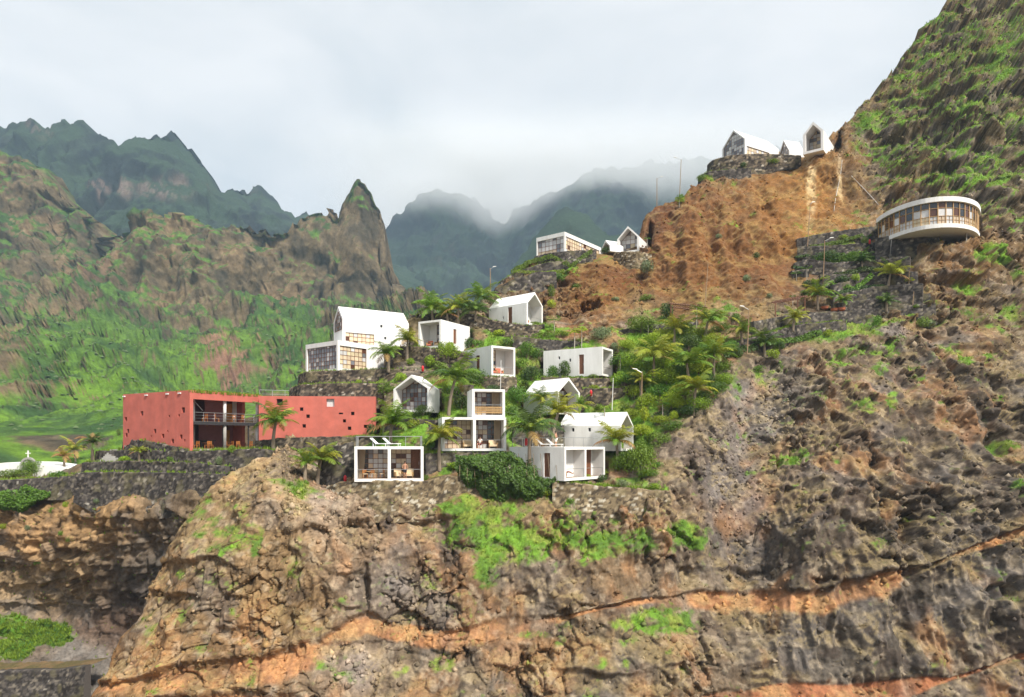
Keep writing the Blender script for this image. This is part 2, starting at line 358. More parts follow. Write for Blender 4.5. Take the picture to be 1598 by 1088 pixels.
CAVES = [(915,476,20,9,5.0),(832,492,16,13,4.5),(1420,815,18,55,2.8),(1440,790,16,20,1.6),(1300,772,9,14,1.4),(1355,822,12,18,1.6),(1262,800,6,7,.9),(1370,720,8,16,1.1),(1560,925,30,14,1.2),(1290,905,34,9,1.1),(1245,815,6,6,.9),(1510,700,8,20,1.2),
         (570,930,9,40,1.0),(1180,895,34,12,1.0),(1010,870,8,22,.8),(690,870,7,20,.8),(500,935,9,20,.7),(470,1010,7,18,.6),(1150,360,8,20,1.0),(1120,330,9,26,1.0)]
BAND = [(60,1085),(130,1078),(300,1062),(430,1048),(500,1018),(540,988),(572,972),(610,985),(700,995),(820,982),(900,955),(1000,938),(1100,935),(1180,945),(1280,942),(1400,905),(1500,868),(1600,835),(1800,790)]
BAND2 = [(1000,1110),(1100,1092),(1200,1086),(1350,1082),(1480,1066),(1600,1028),(1800,980)]
def band_mask(u, v, pts, half, p):
    c = np.interp(u, [q[0] for q in pts], [q[1] for q in pts]) + 8 * fbm(np.stack([p[:, 0] / 5, p[:, 1] * 0, p[:, 2] * 0 + 3], 1), 3)
    hw = half * (0.8 + 0.7 * vnoise(np.stack([p[:, 0] / 7, p[:, 0] * 0 + 8, p[:, 0] * 0], 1)))
    hw = np.maximum(hw, 3)
    s = (v - c) / hw                                            # -1 at the upper edge of the seam, 1 at the lower
    return s
def calm(u, v):
    """how much the slope was levelled by people: garden terraces and building plots"""
    return blob(u, v, [(760,640,330,150,1),(560,640,150,110,1),(1050,560,140,90,1),(960,700,110,70,1),(1320,440,130,75,.9),(1180,250,100,25,.8),(900,395,90,22,.9),(1230,520,100,40,.8)])
def smooth_calm(u, v): return np.clip(calm(u, v), 0, 1)
def disp1(p, u, v, n):
    c = smooth_calm(u, v); up = sstep(560, 420, v) * sstep(850, 1000, u) * (1 - sstep(1330, 1390, u + 40 * fbm(p / 9, 2)))      # brown earth of the upper knolls is smoother than the sea cliff
    right = sstep(1050, 1250, u) * sstep(480, 620, v)
    d = 1.7 * fbm(p / 13, 3) + 0.9 * fbm(p / 5.0 + 40, 3)
    q = p * np.array([1 / 2.6, 1 / 2.6, 1 / 9.0]) + 0.35 * fbm(p / 6 + 9, 2)[:, None]
    d += 0.55 * ridged(q, 4, 0.55) + right * 1.3 * (ridged(p * np.array([1 / 4.2, 1 / 6.0, 1 / 16.0]) + 0.3 * fbm(p / 8 + 19, 2)[:, None], 3, 0.5) - 0.3)
    f1, f2, ci, tl = facets((p + 0.7 * np.stack([fbm(p / 2.2, 2), fbm(p / 2.2 + 31, 2), fbm(p / 2.2 + 77, 2)], 1)) * np.stack([1 / 2.1 + 0 * u, 1 / 2.4 + 0 * u, 1 / (3.2 + 1.6 * right)], 1))
    blk = (ci - 0.5) * 0.8 + 1.05 * tl - 0.5 * (1 - sstep(0, 0.13, f2 - f1))
    g1, g2, gi, gt = facets(p * np.array([1 / 0.8, 1 / 0.9, 1 / 1.15]) + 0.35 * fbm(p / 0.9, 2)[:, None])
    blk += 0.28 * (gi - 0.5) + 0.46 * gt - 0.18 * (1 - sstep(0, 0.15, g2 - g1))
    rocky = 0.16 + 0.84 * sstep(-0.12, 0.3, fbm(p / 8 + 5, 4)) * (1 - 0.45 * sstep(620, 420, u)) - 0.08 * right
    h1, h2, hi, ht = facets(p * np.array([1 / 4.6, 1 / 5., 1 / 6.]) + 0.4 * fbm(p / 4 + 2, 3)[:, None]); hig = sstep(520, 420, v)
    hig = hig * sstep(1320, 1400, u); sl = (p[:, 2] - .25 * p[:, 0] + 6 * fbm(p / 14 + 3, 3)) / 9.0; sl = sl - np.floor(sl); d += hig * 2.4 * (sstep(0, .14, sl) * (1 - sl) ** 1.2 - .3) * sstep(-.25, .2, fbm(p / 13 + 50, 2))
    d += hig * (2.0 * ht + 1.0 * (hi - .5) - .7 * (1 - sstep(0, .1, h2 - h1))) * (0.5 + .5 * sstep(-.2, .3, fbm(p / 12 + 7, 2)))
    d += blk * rocky * (1 - 0.82 * up) * (1 - 0.1 * right)
    d += right * (0.95 * (ridged(p * np.array([1 / 2.3, 1 / 3.0, 1 / 15.0]) + 0.35 * fbm(p / 5 + 29, 3)[:, None], 3, 0.55) - .3)) + up * 0.55 * (ridged((p + np.array([.35, 0, 0]) * p[:, 2:]) * np.array([1 / 1.8, 1 / 2.5, 1 / 16.0]) + .3 * fbm(p / 4 + 8, 2)[:, None], 3, .55) - .3)
    s = (p[:, 2] + 0.06 * p[:, 0] + 3.2 * fbm(p / 9 + 3, 4)) / 4.1; fr = s - np.floor(s)
    led = sstep(0.0, 0.16, fr) * (1 - fr) ** 1.4
    d += (1.1 * led - 0.3) * sstep(-0.05, 0.35, fbm(p / 7 + 60, 3)) * (1 - 0.6 * up)
    hump = ridged(np.stack([p[:, 0] / 9, p[:, 1] / 14, p[:, 2] / 22], 1) + 4, 3)
    d += 1.2 * (hump - 0.4) * (1 - 0.4 * up)
    d += 0.15 * fbm(p / 0.9, 3, 0.65) + 0.26 * rocky * (ridged(p * np.array([1 / 1.3, 1 / 1.3, 1 / 2.4]) + 7, 3, 0.6) - 0.3)
    mt_ = sstep(1330, 1400, u) * sstep(420, 330, v); d += mt_ * (2.6 * (ridged(p * np.array([1 / 9., 1 / 12., 1 / 16.]) + 2, 4, 0.55) - 0.3) + 1.2 * fbm(p / 5 + 14, 3))
    d += up * (1.2 * ridged((p + np.array([0, 0, 1]) * p[:, :1] * 0.5) / np.array([4.5, 6, 14.0]), 4) + 0.2 * fbm(p / 2.0, 4, 0.6))
    s1 = band_mask(u, v, BAND, 15, p); inb = 1 - sstep(.7, 1.35, np.abs(s1) + .3 * fbm(p / 1.5 + 4, 3))
    d = d * (1 - inb) + inb * (d * 0.75 - 0.4 + 0.3 * np.clip(s1, -1, 1))
    d += 0.45 * np.exp(-((s1 + 1.5) / 0.5) ** 2) * sstep(-.1, .35, fbm(p / 5 + 44, 3))               # lip of hard rock over the soft seam
    s2 = band_mask(u, v, BAND2, 14, p); i2 = 1 - sstep(.7, 1.35, np.abs(s2) + .3 * fbm(p / 1.5 + 4, 3)); d = d * (1 - i2) + i2 * (d * .7 - .4); d += 0.5 * np.exp(-((s2 + 1.4) / 0.4) ** 2) * sstep(-.1, .35, fbm(p / 5 + 44, 3))
    scree = blob(u, v, [(1150,760,60,130,1),(1185,640,50,70,.8),(1110,690,40,60,.7),(1010,1040,0.1,0.1,0),(560,1040,40,45,.9),(470,775,60,35,.6)])
    d = d * (1 - 0.62 * scree)
    d = d * (1 - 0.86 * c)
    wb = fbm(p / 1.6 + 90, 3)
    for x, y, rx, ry, s in CAVES:
        rr = np.sqrt(((u - x) / rx) ** 2 + ((v - y) / ry) ** 2) + 0.75 * wb
        d = d - s * (1 - sstep(0.35, 1.0, rr))
    # long gullies
    for x0, y0, x1, y1, wd, dp in [(1345,640,1420,900,16,1.6),(1190,540,1130,870,30,1.6),(1600,560,1540,760,26,1.6),(560,870,572,960,9,1.0),(690,800,700,930,12,1.0),(1095,840,1075,910,9,.8),(1500,560,1460,700,18,1.0),
                                   (1180,285,1235,400,10,1.8),(1090,300,1130,460,12,1.9),(1045,330,1060,420,9,1.5),(1120,330,1160,420,8,1.4),(960,400,985,480,9,1.4),(1215,300,1225,350,6,1.0),(1140,300,1190,420,9,.9),(1000,400,1005,470,10,1.0),(930,420,890,500,9,.9),(1310,235,1330,330,7,1.2),(1420,100,1480,250,16,1.5),(1530,60,1580,230,16,1.5)]:
        tx, ty = x1 - x0, y1 - y0; L2 = tx * tx + ty * ty; t = np.clip(((u - x0) * tx + (v - y0) * ty) / L2, 0, 1)
        dist = np.hypot(u - x0 - t * tx, v - y0 - t * ty) + 5 * wb
        d = d - dp * np.exp(-(dist / wd) ** 2) * (np.sin(np.pi * np.clip(t, 0.04, 0.96)) ** 0.5)
    return d
K1 = [(150,1060,(150,112,76)),(300,960,(140,112,82)),(420,850,(150,122,90)),(420,760,(158,130,98)),(500,780,(168,146,128)),(560,850,(160,132,108)),(620,920,(136,122,114)),(680,800,(142,108,76)),(760,880,(122,102,80)),(820,1020,(124,104,82)),
      (560,1040,(152,130,112)),(450,960,(140,112,80)),(330,1030,(146,114,82)),(700,1060,(118,104,90)),(950,880,(128,106,84)),(950,1040,(110,96,80)),(1060,800,(128,106,88)),(1110,880,(128,112,98)),(1130,760,(104,94,92)),(1160,850,(92,84,82)),
      (1180,640,(132,122,118)),(1100,660,(116,102,94)),(1220,560,(122,108,98)),(1300,560,(132,108,86)),(1300,660,(124,98,76)),(1280,760,(128,98,72)),(1330,850,(108,90,74)),(1420,760,(104,86,70)),(1500,640,(108,90,72)),(1500,780,(100,84,70)),
      (1598,640,(104,86,68)),(1598,780,(104,88,74)),(1450,980,(104,92,82)),(1300,1010,(108,96,86)),(1560,940,(98,86,76)),(1150,1000,(116,100,86)),(1200,1060,(120,98,76)),(1560,1080,(120,84,58)),(1450,520,(112,94,74)),(1560,470,(112,92,68)),
      (1500,410,(140,104,68)),(1440,450,(116,86,58)),(900,440,(118,84,58)),(950,470,(132,92,58)),(990,430,(122,78,50)),(930,400,(112,80,56)),(1050,440,(130,90,60)),(1040,340,(112,74,54)),(1090,320,(132,92,60)),(1150,380,(130,90,58)),(1100,400,(138,94,56)),(1200,330,(146,104,64)),
      (1200,430,(126,82,52)),(1260,300,(172,124,70)),(1300,340,(158,112,64)),(1250,380,(156,112,66)),(1340,300,(120,92,62)),(1370,340,(122,94,62)),(1290,250,(152,108,64)),(1010,480,(128,106,80)),(1080,480,(120,88,58)),(1180,480,(116,86,58)),
      (1380,230,(92,80,64)),(1450,190,(98,82,60)),(1420,110,(104,78,50)),(1500,80,(106,84,54)),(1560,150,(96,84,62)),(1560,40,(104,86,58)),(1500,260,(100,86,70)),(1598,300,(98,84,66)),(1440,290,(104,86,58)),(1700,200,(100,86,62)),
      (600,640,(70,62,52)),(760,640,(70,62,52)),(900,640,(70,62,52)),(560,560,(70,62,52)),(760,500,(70,62,52)),(1050,560,(66,60,50)),(1300,430,(64,60,54)),(1380,470,(64,60,54)),(1230,520,(84,74,60))]
GRASS1 = [(1480,120,150,130,.5),(1420,230,90,60,.5),(1560,230,80,70,.5),(760,800,90,30,.8),(900,800,90,30,.6),(1020,840,70,30,.7),(1010,800,50,16,.7),(900,880,60,24,.55),(760,900,60,24,.45),(1380,90,30,24,.6),(1480,60,40,30,.55),(1460,140,40,24,.6),(1590,40,30,40,.7),(1380,290,30,14,.6),(1560,330,30,20,.5),(1340,200,20,30,.6),(1500,220,50,22,.6),(1400,150,30,30,.5),(1450,330,0.1,0.1,0),(1330,560,60,26,.4),(1250,620,40,30,.35),(1480,560,40,30,.35),(1440,480,40,30,.45),(1500,500,40,30,.45),(1570,500,30,30,.4),(720,830,55,40,.85),(800,850,80,45,1),(870,830,60,40,.9),(940,850,60,30,.8),(980,810,45,14,.75),(1060,825,50,18,.95),(1085,845,25,14,.9),(690,795,50,14,.8),(1035,965,60,28,.9),(990,970,40,20,.6),(830,990,30,9,.7),(690,1035,30,20,.75),
          (560,800,18,8,.3),(330,800,70,30,.55),(400,850,12,25,.85),(450,760,50,25,.45),(360,840,60,40,.45),(480,890,60,40,.35),(300,880,50,40,.4),(250,960,60,40,.3),(600,790,30,10,.4),(880,930,40,12,.5),(1230,715,40,14,.7),(1390,630,14,22,.85),(1345,640,22,18,.7),(1300,720,12,10,.7),
          (1310,600,40,40,.35),(1420,590,30,20,.4),(1395,540,24,14,.8),(1370,575,30,20,.5),(1540,560,18,12,.5),(1580,690,22,16,.8),(1590,760,20,10,.6),(1560,620,14,10,.5),(1200,590,30,22,.5),(1150,610,25,20,.5),(1290,520,70,22,.6),(1330,510,40,14,.7),(1370,500,40,14,.5),
          (1490,290,60,12,1),(1540,285,60,14,1),(1430,215,50,25,.7),(1400,190,35,16,.6),(1560,100,45,40,.85),(1520,170,50,30,.7),(1580,200,40,40,.6),(1540,405,40,18,.95),(1510,440,30,20,.7),(1590,430,20,16,.8),(1450,290,30,9,.8),(1520,50,30,22,.7),(1360,200,25,18,.7),(1340,230,18,20,.6),(1470,240,40,18,.7),(1590,350,25,16,.5),
          (1110,275,30,12,.5),(1065,300,14,8,.6),(1000,470,16,8,.6),(640,690,150,60,.9),(780,620,160,90,.9),(960,660,90,70,1),(1040,560,110,70,.9),(560,600,90,16,.7),(1320,395,80,30,.75),(1380,420,50,20,.7),(1260,520,60,16,.7),(1000,760,50,14,.8),(860,730,60,24,.8),(800,530,120,30,.8),(900,545,80,20,.8),
          (850,402,60,10,.9),(870,420,50,18,.6),(1120,480,40,20,.6)]
GREENS = {}
def colour1(p, u, v, n, d):
    wx = 34 * fbm(p / 7 + 11, 4); wy = 30 * fbm(p / 7 + 71, 4)
    C = idw(u + wx, v + wy, K1, 3.4) * np.array([0.70, 0.715, 0.67])
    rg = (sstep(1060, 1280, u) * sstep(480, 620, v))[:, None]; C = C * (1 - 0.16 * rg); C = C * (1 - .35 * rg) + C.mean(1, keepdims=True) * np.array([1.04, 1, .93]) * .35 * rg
    f1, f2, ci = worley(p * np.array([1 / 1.3, 1 / 1.5, 1 / 1.7]) + 0.6 * fbm(p / 1.5, 2)[:, None])
    kn0 = blob(u, v, [(1150,380,200,110,1),(1250,310,120,80,1),(940,440,90,60,1),(1060,440,90,60,1)]); C = C * (1 + (0.68 * ci - 0.34) * (1 - .75 * kn0))[:, None]                          # every block of basalt has its own tone
    a = sstep(0.0, 0.35, fbm(p / 3.4 + 21, 4)); kn = blob(u, v, [(1150,380,200,110,1),(1250,310,120,80,1),(940,440,90,60,1),(1060,440,90,60,1)]); a = a * (1 - .8 * kn); C = mixc(C, np.array(lin(104, 98, 94)), 0.5 * a)          # grey lava
    a = sstep(0.05, 0.4, fbm(p * np.array([1 / 4., 1 / 4., 1 / 9.]) + 121, 4)); C = mixc(C, np.array(lin(172, 124, 78)), 0.4 * a * sstep(430, 560, v))   # weathered ochre
    a = sstep(0.1, 0.4, fbm(p / 1.8 + 41, 3)); C = mixc(C, np.array(lin(66, 56, 50)), 0.55 * a * (1 - .6 * kn))           # dark cinder
    a = sstep(0.12, 0.4, fbm(p / 0.8 + 61, 3)); C = mixc(C, np.array(lin(176, 160, 136)), 0.35 * a * (1 - .7 * kn))       # pale crust
    s1 = band_mask(u, v, BAND, 16, p); m = 0.92 * (1 - sstep(0.55, 1.15, np.abs(s1) + .5 * fbm(p / 1.2 + 4, 3))) * (0.12 + 0.88 * sstep(-0.35, 0.1, fbm(p / 4 + 2, 4))) * (1 - 0.75 * blob(u, v, [(760,980,30,40,.4),(960,940,20,40,.5),(1330,930,30,30,.6)]))
    oc = np.array(lin(176, 126, 80)); oc2 = np.array(lin(146, 102, 68)); k = sstep(-0.2, 0.2, fbm(p * np.array([1 / 1.5, 1 / 1.5, 1 / 5.]), 3))
    C = C * (1 - m[:, None]) + (oc[None] * k[:, None] + oc2[None] * (1 - k[:, None])) * m[:, None]
    s2 = band_mask(u, v, BAND2, 14, p); m = (1 - sstep(0.75, 1.05, np.abs(s2))) * (0.4 + 0.6 * sstep(-0.3, 0.1, fbm(p / 4 + 7, 3)))
    C = mixc(C, np.array(lin(156, 98, 62)), m * .85)
    sc = blob(u, v, [(1150,770,48,110,.8),(1185,640,46,60,.7),(560,1045,34,38,.9),(620,905,26,24,.8),(1395,520,24,14,.9),(480,780,60,30,.5)]); C = mixc(C, np.array(lin(136, 128, 124)), sc * 0.55 * sstep(-0.4, 0.2, fbm(p / 2.5 + 8, 3)))
    st = blob(u, v, [(1265,290,9,50,.8),(1310,285,6,46,.6),(1262,330,6,40,.5)]); C = mixc(C, np.array(lin(206, 188, 158)), st * sstep(-0.4, 0.1, fbm(p * np.array([1, 1, .12]) + 5, 3)))   # pale wash-out marks of spilled lime
    g = blob(u, v, GRASS1); nse = fbm(p / 2.6 + 13, 4) * 0.9 + 0.5 * fbm(p / 0.7 + 3, 2)
    up = np.clip(n[:, 2], -1, 1); mtn = sstep(1320, 1400, u) * sstep(420, 330, v); gm = sstep(0.32, 0.78, g * 0.82 + 0.75 * nse + (0.30 + 0.9 * mtn) * (up - 0.42))
    gc = np.array(lin(100, 142, 32)); gd = np.array(lin(78, 112, 34)); gy = np.array(lin(132, 142, 56)); k = sstep(-0.3, 0.3, fbm(p / 4 + 33, 3)); k2 = sstep(0.05, 0.35, fbm(p / 1.6 + 53, 3))
    GC = gc[None] * k[:, None] + gd[None] * (1 - k[:, None]); GC = GC * (1 - 0.6 * k2[:, None]) + gy[None] * 0.6 * k2[:, None]
    C = C * (1 - gm[:, None] * 0.93) + GC * gm[:, None] * 0.93
    dry = sstep(0.25, 0.6, up) * (1 - gm) * sstep(-0.1, 0.3, fbm(p / 3 + 83, 3)); C = mixc(C, np.array(lin(158, 138, 92)), 0.35 * dry)      # dry grass on the ledges
    kk = kn * (1 - gm); C = C * (1 + kk[:, None] * np.array([.0, -.08, -.30]))
    GREENS['cliff_hillside'] = (gm, dry * (1 - kn) - 0.10 * kn)
    return np.clip(C, 0.008, 0.8)
mat_vcol('cliff_rock', scale=2.2, var=0.42, bump=0.8, bdist=0.10, bscale=3.2, sat=0.95)
def post1(Y, u, v): return notch(Y, u, v)
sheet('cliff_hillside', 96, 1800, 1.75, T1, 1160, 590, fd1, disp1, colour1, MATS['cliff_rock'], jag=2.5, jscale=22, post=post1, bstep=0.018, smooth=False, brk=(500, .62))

# ---- the ravine on the left, with the cliff under the red building
TB = [(-220,700),(0,744),(80,744),(120,724),(190,702),(240,684),(300,668),(420,646),(540,646)]
DB = [(0,760,93),(90,730,94),(200,706,89),(300,700,88),(400,690,87),(200,745,83),(300,745,80),(250,790,77.6),(100,800,85),(50,860,86),(150,860,82),(180,790,79.6),(215,840,79.5),(215,930,82),(300,760,76.2),(300,800,76.4),(100,945,89),(60,1000,85),(100,1088,78),(220,1020,84),(-120,900,86),(-120,760,92),(-120,1088,78),(420,820,78),(420,720,84),(400,1000,82),(540,720,90),(540,1000,90),(20,940,90)]
fdb = tps(DB)
def dispb(p, u, v, n):
    c = 1 - sstep(772, 806, v + 8 * fbm(p / 4, 2)); fl = sstep(930, 965, v)
    f1, f2, ci, tl = facets(p * np.array([1 / 2.4, 1 / 2.4, 1 / 2.6]) + 0.4 * fbm(p / 2, 2)[:, None]); g1, g2, gi, gt = facets(p / 0.9 + 0.35 * fbm(p, 2)[:, None])
    d = 1.1 * fbm(p / 7, 3) + 0.8 * ridged(p * np.array([1 / 3., 1 / 3., 1 / 10.]), 4) + (ci - 0.5) * 0.8 + 0.9 * tl + 0.25 * (gi - 0.5) + .4 * gt + 0.25 * fbm(p / 0.9, 3)
    s = (p[:, 2] + 0.8 * fbm(p / 7 + 3, 2)) / 3.0; d += 0.5 * (1 - (s - np.floor(s))) ** 2
    d = d * (1 - 0.85 * np.maximum(c, 0.6 * fl))
    a = sstep(155, 180, u + 16 * fbm(p / 2.5, 3)) * sstep(800, 840, v + 26 * fbm(p / 3, 3)) * (1 - sstep(940, 955, v)) * (1 - sstep(400, 430, u))
    d -= 0.9 * a * (0.8 + 0.5 * fbm(p / 3 + 6, 2))
    for x, y, rx, ry, s in [(112,862,26,9,2.0),(60,850,10,8,1.0),(20,885,12,10,1.0)]:
        d -= s * (1 - sstep(0.5, 1.0, np.sqrt(((u - x) / rx) ** 2 + ((v - y) / ry) ** 2) + 0.4 * fbm(p / 1.5 + 4, 2)))
    return d
KB = [(50,830,(166,132,94)),(130,790,(160,126,84)),(100,900,(160,134,100)),(230,880,(98,90,84)),(220,930,(82,76,74)),(250,800,(132,114,94)),(190,790,(150,120,84)),(20,930,(150,128,100)),(60,1000,(120,106,94)),(120,1040,(122,116,112)),(180,980,(104,84,72)),(100,730,(96,84,66)),(300,720,(96,84,66)),(20,770,(140,116,80))]
def colourb(p, u, v, n, d):
    C = idw(u + 24 * fbm(p / 5, 3), v + 20 * fbm(p / 5 + 9, 3), KB, 3.4) * np.array([.86, .86, .82])
    f1, f2, ci = worley(p / 1.4 + 0.5 * fbm(p / 1.5, 2)[:, None]); C = C * (0.7 + 0.6 * ci)[:, None]
    C = mixc(C, np.array(lin(70, 58, 50)), 0.5 * sstep(0.1, 0.4, fbm(p / 1.8 + 41, 3))); C = mixc(C, np.array(lin(108, 104, 100)), 0.45 * sstep(0.05, 0.35, fbm(p / 3 + 1, 3)))
    g = blob(u, v, [(20,975,60,22,.9),(70,990,60,26,1),(20,1015,50,20,.9),(150,715,90,14,.9),(250,705,90,10,.8),(30,735,60,10,.9),(230,735,130,5,.9),(330,715,90,8,.7)])
    gm = sstep(0.42, 0.62, g * 0.85 + 0.5 * fbm(p / 2 + 13, 4) + 0.25 * fbm(p / 0.7, 2)); k = sstep(-0.3, 0.3, fbm(p / 3 + 33, 3))
    C = C * (1 - gm[:, None]) + (np.array(lin(84, 124, 30))[None] * k[:, None] + np.array(lin(62, 92, 30))[None] * (1 - k[:, None])) * gm[:, None]
    GREENS['ravine_slope'] = (gm, gm * 0)
    return np.clip(C, 0.008, 0.8)
sheet('ravine_slope', -220, 540, 2.4, TB, 1170, 210, fdb, dispb, colourb, MATS['cliff_rock'], jag=1.0, post=notch, smooth=False)

# ---- the mountain flank across the valley, with its rock spire
T2 = [(-220,225),(-100,235),(0,250),(40,247),(62,262),(90,300),(140,330),(165,345),(200,352),(240,350),(290,355),(330,362),(375,350),(410,345),(440,358),(455,345),(480,332),(500,322),(517,313),(524,330),(534,312),(545,288),(556,271),(566,276),(580,300),(592,320),(600,345),(608,390),(622,422),(640,440),(680,485),(720,530),(780,570),(840,610)]
D2 = [(0,250,650),(0,350,610),(0,470,530),(0,520,430),(0,600,280),(0,690,175),(0,760,135),(100,330,640),(100,450,560),(100,520,420),(200,352,600),(200,440,560),(200,500,500),(200,560,340),(150,690,185),(200,760,140),(300,355,610),(300,430,580),(300,500,530),(300,560,390),(300,640,235),
      (420,345,620),(400,420,590),(400,490,560),(400,535,450),(400,570,370),(520,320,650),(520,420,610),(500,490,560),(500,530,440),(450,600,290),(556,272,655),(560,400,630),(560,480,590),(570,520,470),(600,350,660),(625,440,620),(640,480,520),(-180,250,620),(-180,450,500),(-180,600,290),(-180,690,180),(740,560,430),(840,640,360),(500,700,220)]
fd2 = tps(D2)
def disp2(p, u, v, n):
    k = p[:, 1] / 400; kk = 6.0 + 22 * np.clip(k, 0.2, 1.5)
    q = p + 22 * np.stack([fbm(p / 70, 2), fbm(p / 70 + 9, 2), fbm(p / 70 + 5, 2)], 1)
    r = ridged(q * np.array([1 / 75., 1 / 160., 1 / 190.]) + 3, 4, 0.5)
    d = (r - 0.35) * 26 * np.clip(k, 0.25, 1.3)
    d += 14 * fbm(p / 50 + 7, 4) * np.clip(k, 0.25, 1.2)
    s = (p[:, 2] + 0.05 * p[:, 0] + 34 * fbm(p / 70 + 1, 4)) / 44; fr = s - np.floor(s)
    d += (9 * sstep(0.0, 0.3, fr) * (1 - fr) ** 1.3 - 3) * np.clip(k, 0.3, 1.2) * sstep(-0.15, 0.25, fbm(p / 60 + 15, 3))
    d += 1.7 * ridged(p * np.array([1 / 10., 1 / 10., 1 / 30.]) + 0.6 * fbm(p / 20, 3)[:, None], 4, 0.6) * np.clip(k, 0.3, 1.2) + 1.6 * fbm(p / 6, 4, 0.6) * np.clip(k, 0.4, 1.2)
    d += 10.5 * (ridged(q * np.array([1 / 34., 1 / 60., 1 / 120.]) + 13, 3, 0.55) - .3) * np.clip(k, 0.25, 1.2); ff = facets(p * np.array([1 / 9., 1 / 9., 1 / 13.]) + .5 * fbm(p / 9, 2)[:, None]); d += (3.0 * ff[3] + 2.0 * (ff[2] - .5)) * np.clip(k, .2, 1.1)
    sp_ = blob(u, v, [(560,320,60,90,1),(490,345,70,30,.95)]); d = d * (1 - 0.8 * sp_) + sp_ * (4.0 * (ridged(p * np.array([1 / 14., 1 / 14., 1 / 40.]) + 3, 4, 0.6) - .3) + 1.5 * fbm(p / 5, 3))
    return d * (1 - 0.7 * sstep(600, 690, v))
def colour2(p, u, v, n, d):
    up = n[:, 2]; br = np.array(lin(108, 95, 74)); dk = np.array(lin(76, 70, 58)); tn = np.array(lin(130, 110, 84))
    k = sstep(-0.3, 0.3, fbm(p * np.array([1 / 14., 1 / 14., 1 / 30.]), 4)); C = br[None] * k[:, None] + dk[None] * (1 - k[:, None])
    C = mixc(C, tn, 0.6 * sstep(0.05, 0.35, fbm(p / 22 + 31, 4))); C = C * (0.8 + 0.4 * worley(p / 5)[2])[:, None]
    red = blob(u, v, [(350,570,50,26,.9),(400,540,40,30,.5),(150,430,60,40,.4)]); C = mixc(C, np.array(lin(150, 112, 96)), red * 0.7)
    wash = blob(u, v, [(250,395,60,35,.5),(130,640,120,40,.9),(60,660,110,26,1),(160,470,60,40,.3),(30,420,40,30,.3),(430,520,110,40,.5),(180,560,120,50,.45),(560,480,60,40,.4),(330,590,60,30,.3),(240,620,60,30,.5)]) - blob(u, v, [(450,430,150,45,.45),(580,380,50,60,.5),(60,390,50,40,.3),(100,690,110,18,.8),(30,590,40,40,.5),(360,585,40,24,.6)])
    gm = sstep(0.40, 0.55, 0.85 * (up - 0.1) + 0.5 * fbm(p / 30 + 23, 4) + 0.35 * fbm(p / 7 + 3, 3) + 0.4 * wash + 0.09)
    g1 = np.array(lin(84, 116, 48)); g2 = np.array(lin(54, 84, 42)); g3 = np.array(lin(104, 140, 38)); k = sstep(-0.25, 0.25, fbm(p / 18 + 63, 4)); kl = sstep(470, 650, v + 30 * fbm(p / 20, 2)) * sstep(-0.25, 0.15, fbm(p / 25 + 3, 3))
    G = g1[None] * k[:, None] + g2[None] * (1 - k[:, None]); G = G * (1 - 0.75 * kl[:, None]) + g3[None] * 0.75 * kl[:, None]
    a = sstep(0.1, 0.3, fbm(p / 3.2 + 5, 3)); G = mixc(G, np.array(lin(44, 70, 36)), 0.55 * a)
    GREENS['mountain_flank'] = (gm, gm * 0)
    return np.clip(C * (1 - gm[:, None] * 0.95) + G * gm[:, None] * 0.95, 0.01, 0.8)
mat_vcol('mountain_ground', scale=0.3, var=0.4, bump=1.0, bdist=1.6, bscale=0.32)
sheet('mountain_flank', -220, 840, 2.2, T2, 790, 250, fd2, disp2, colour2, MATS['mountain_ground'], jag=4.5, jscale=9, bstep=0.02, smooth=False)

# ---- the far ranges
def far(name, T, D, B, du, rows, amp, seed, rockm, crag=0.0):
    fd = tps(D)
    def dispf(p, u, v, n):
        q = p + 40 * np.stack([fbm(p / 130 + seed, 2), fbm(p / 130 + 9, 2), fbm(p / 130 + 5, 2)], 1)
        d = amp * (ridged(q * np.array([1 / 190., 1 / 400., 1 / 520.]) + seed, 4, 0.5) - 0.3) + 0.45 * amp * fbm(p / 140 + seed, 3) + 0.42 * amp * (ridged(q * np.array([1 / 46., 1 / 80., 1 / 170.]) + seed, 4, 0.6) - .3) + 0.10 * amp * fbm(p / 14, 4, 0.6)
        return d
    def colf(p, u, v, n, d):
        k = sstep(-0.2, 0.3, fbm(p / 40 + seed, 5)); C = np.array(lin(42, 52, 50))[None] * k[:, None] + np.array(lin(28, 36, 40))[None] * (1 - k[:, None])
        gm = sstep(0.1, 0.5, 0.6 * n[:, 2] + 0.6 * fbm(p / 60 + seed + 4, 4)); C = mixc(C, np.array(lin(52, 72, 52)), 0.6 * gm)
        m = blob(u, v, rockm) * sstep(-0.25, 0.15, fbm(p * np.array([1 / 20., 1 / 20., 1 / 70.]) + 8, 4)) * (1 - sstep(0.35, 0.7, n[:, 2])); C = mixc(C, np.array(lin(132, 114, 106)), m * .7)
        return np.clip(C, 0.01, .8)
    def dispt(p, u, v, n): return dispf(p, u, v, n) * (0.3 + 0.7 * sstep(0, 70, v - np.interp(u, [q_[0] for q_ in T], [q_[1] for q_ in T])))
    sheet(name, T[0][0], T[-1][0], du, T, B, rows, fd, dispt, colf, MATS['mountain_ground'], jag=5.0, jscale=11, bstep=0.03, smooth=False)
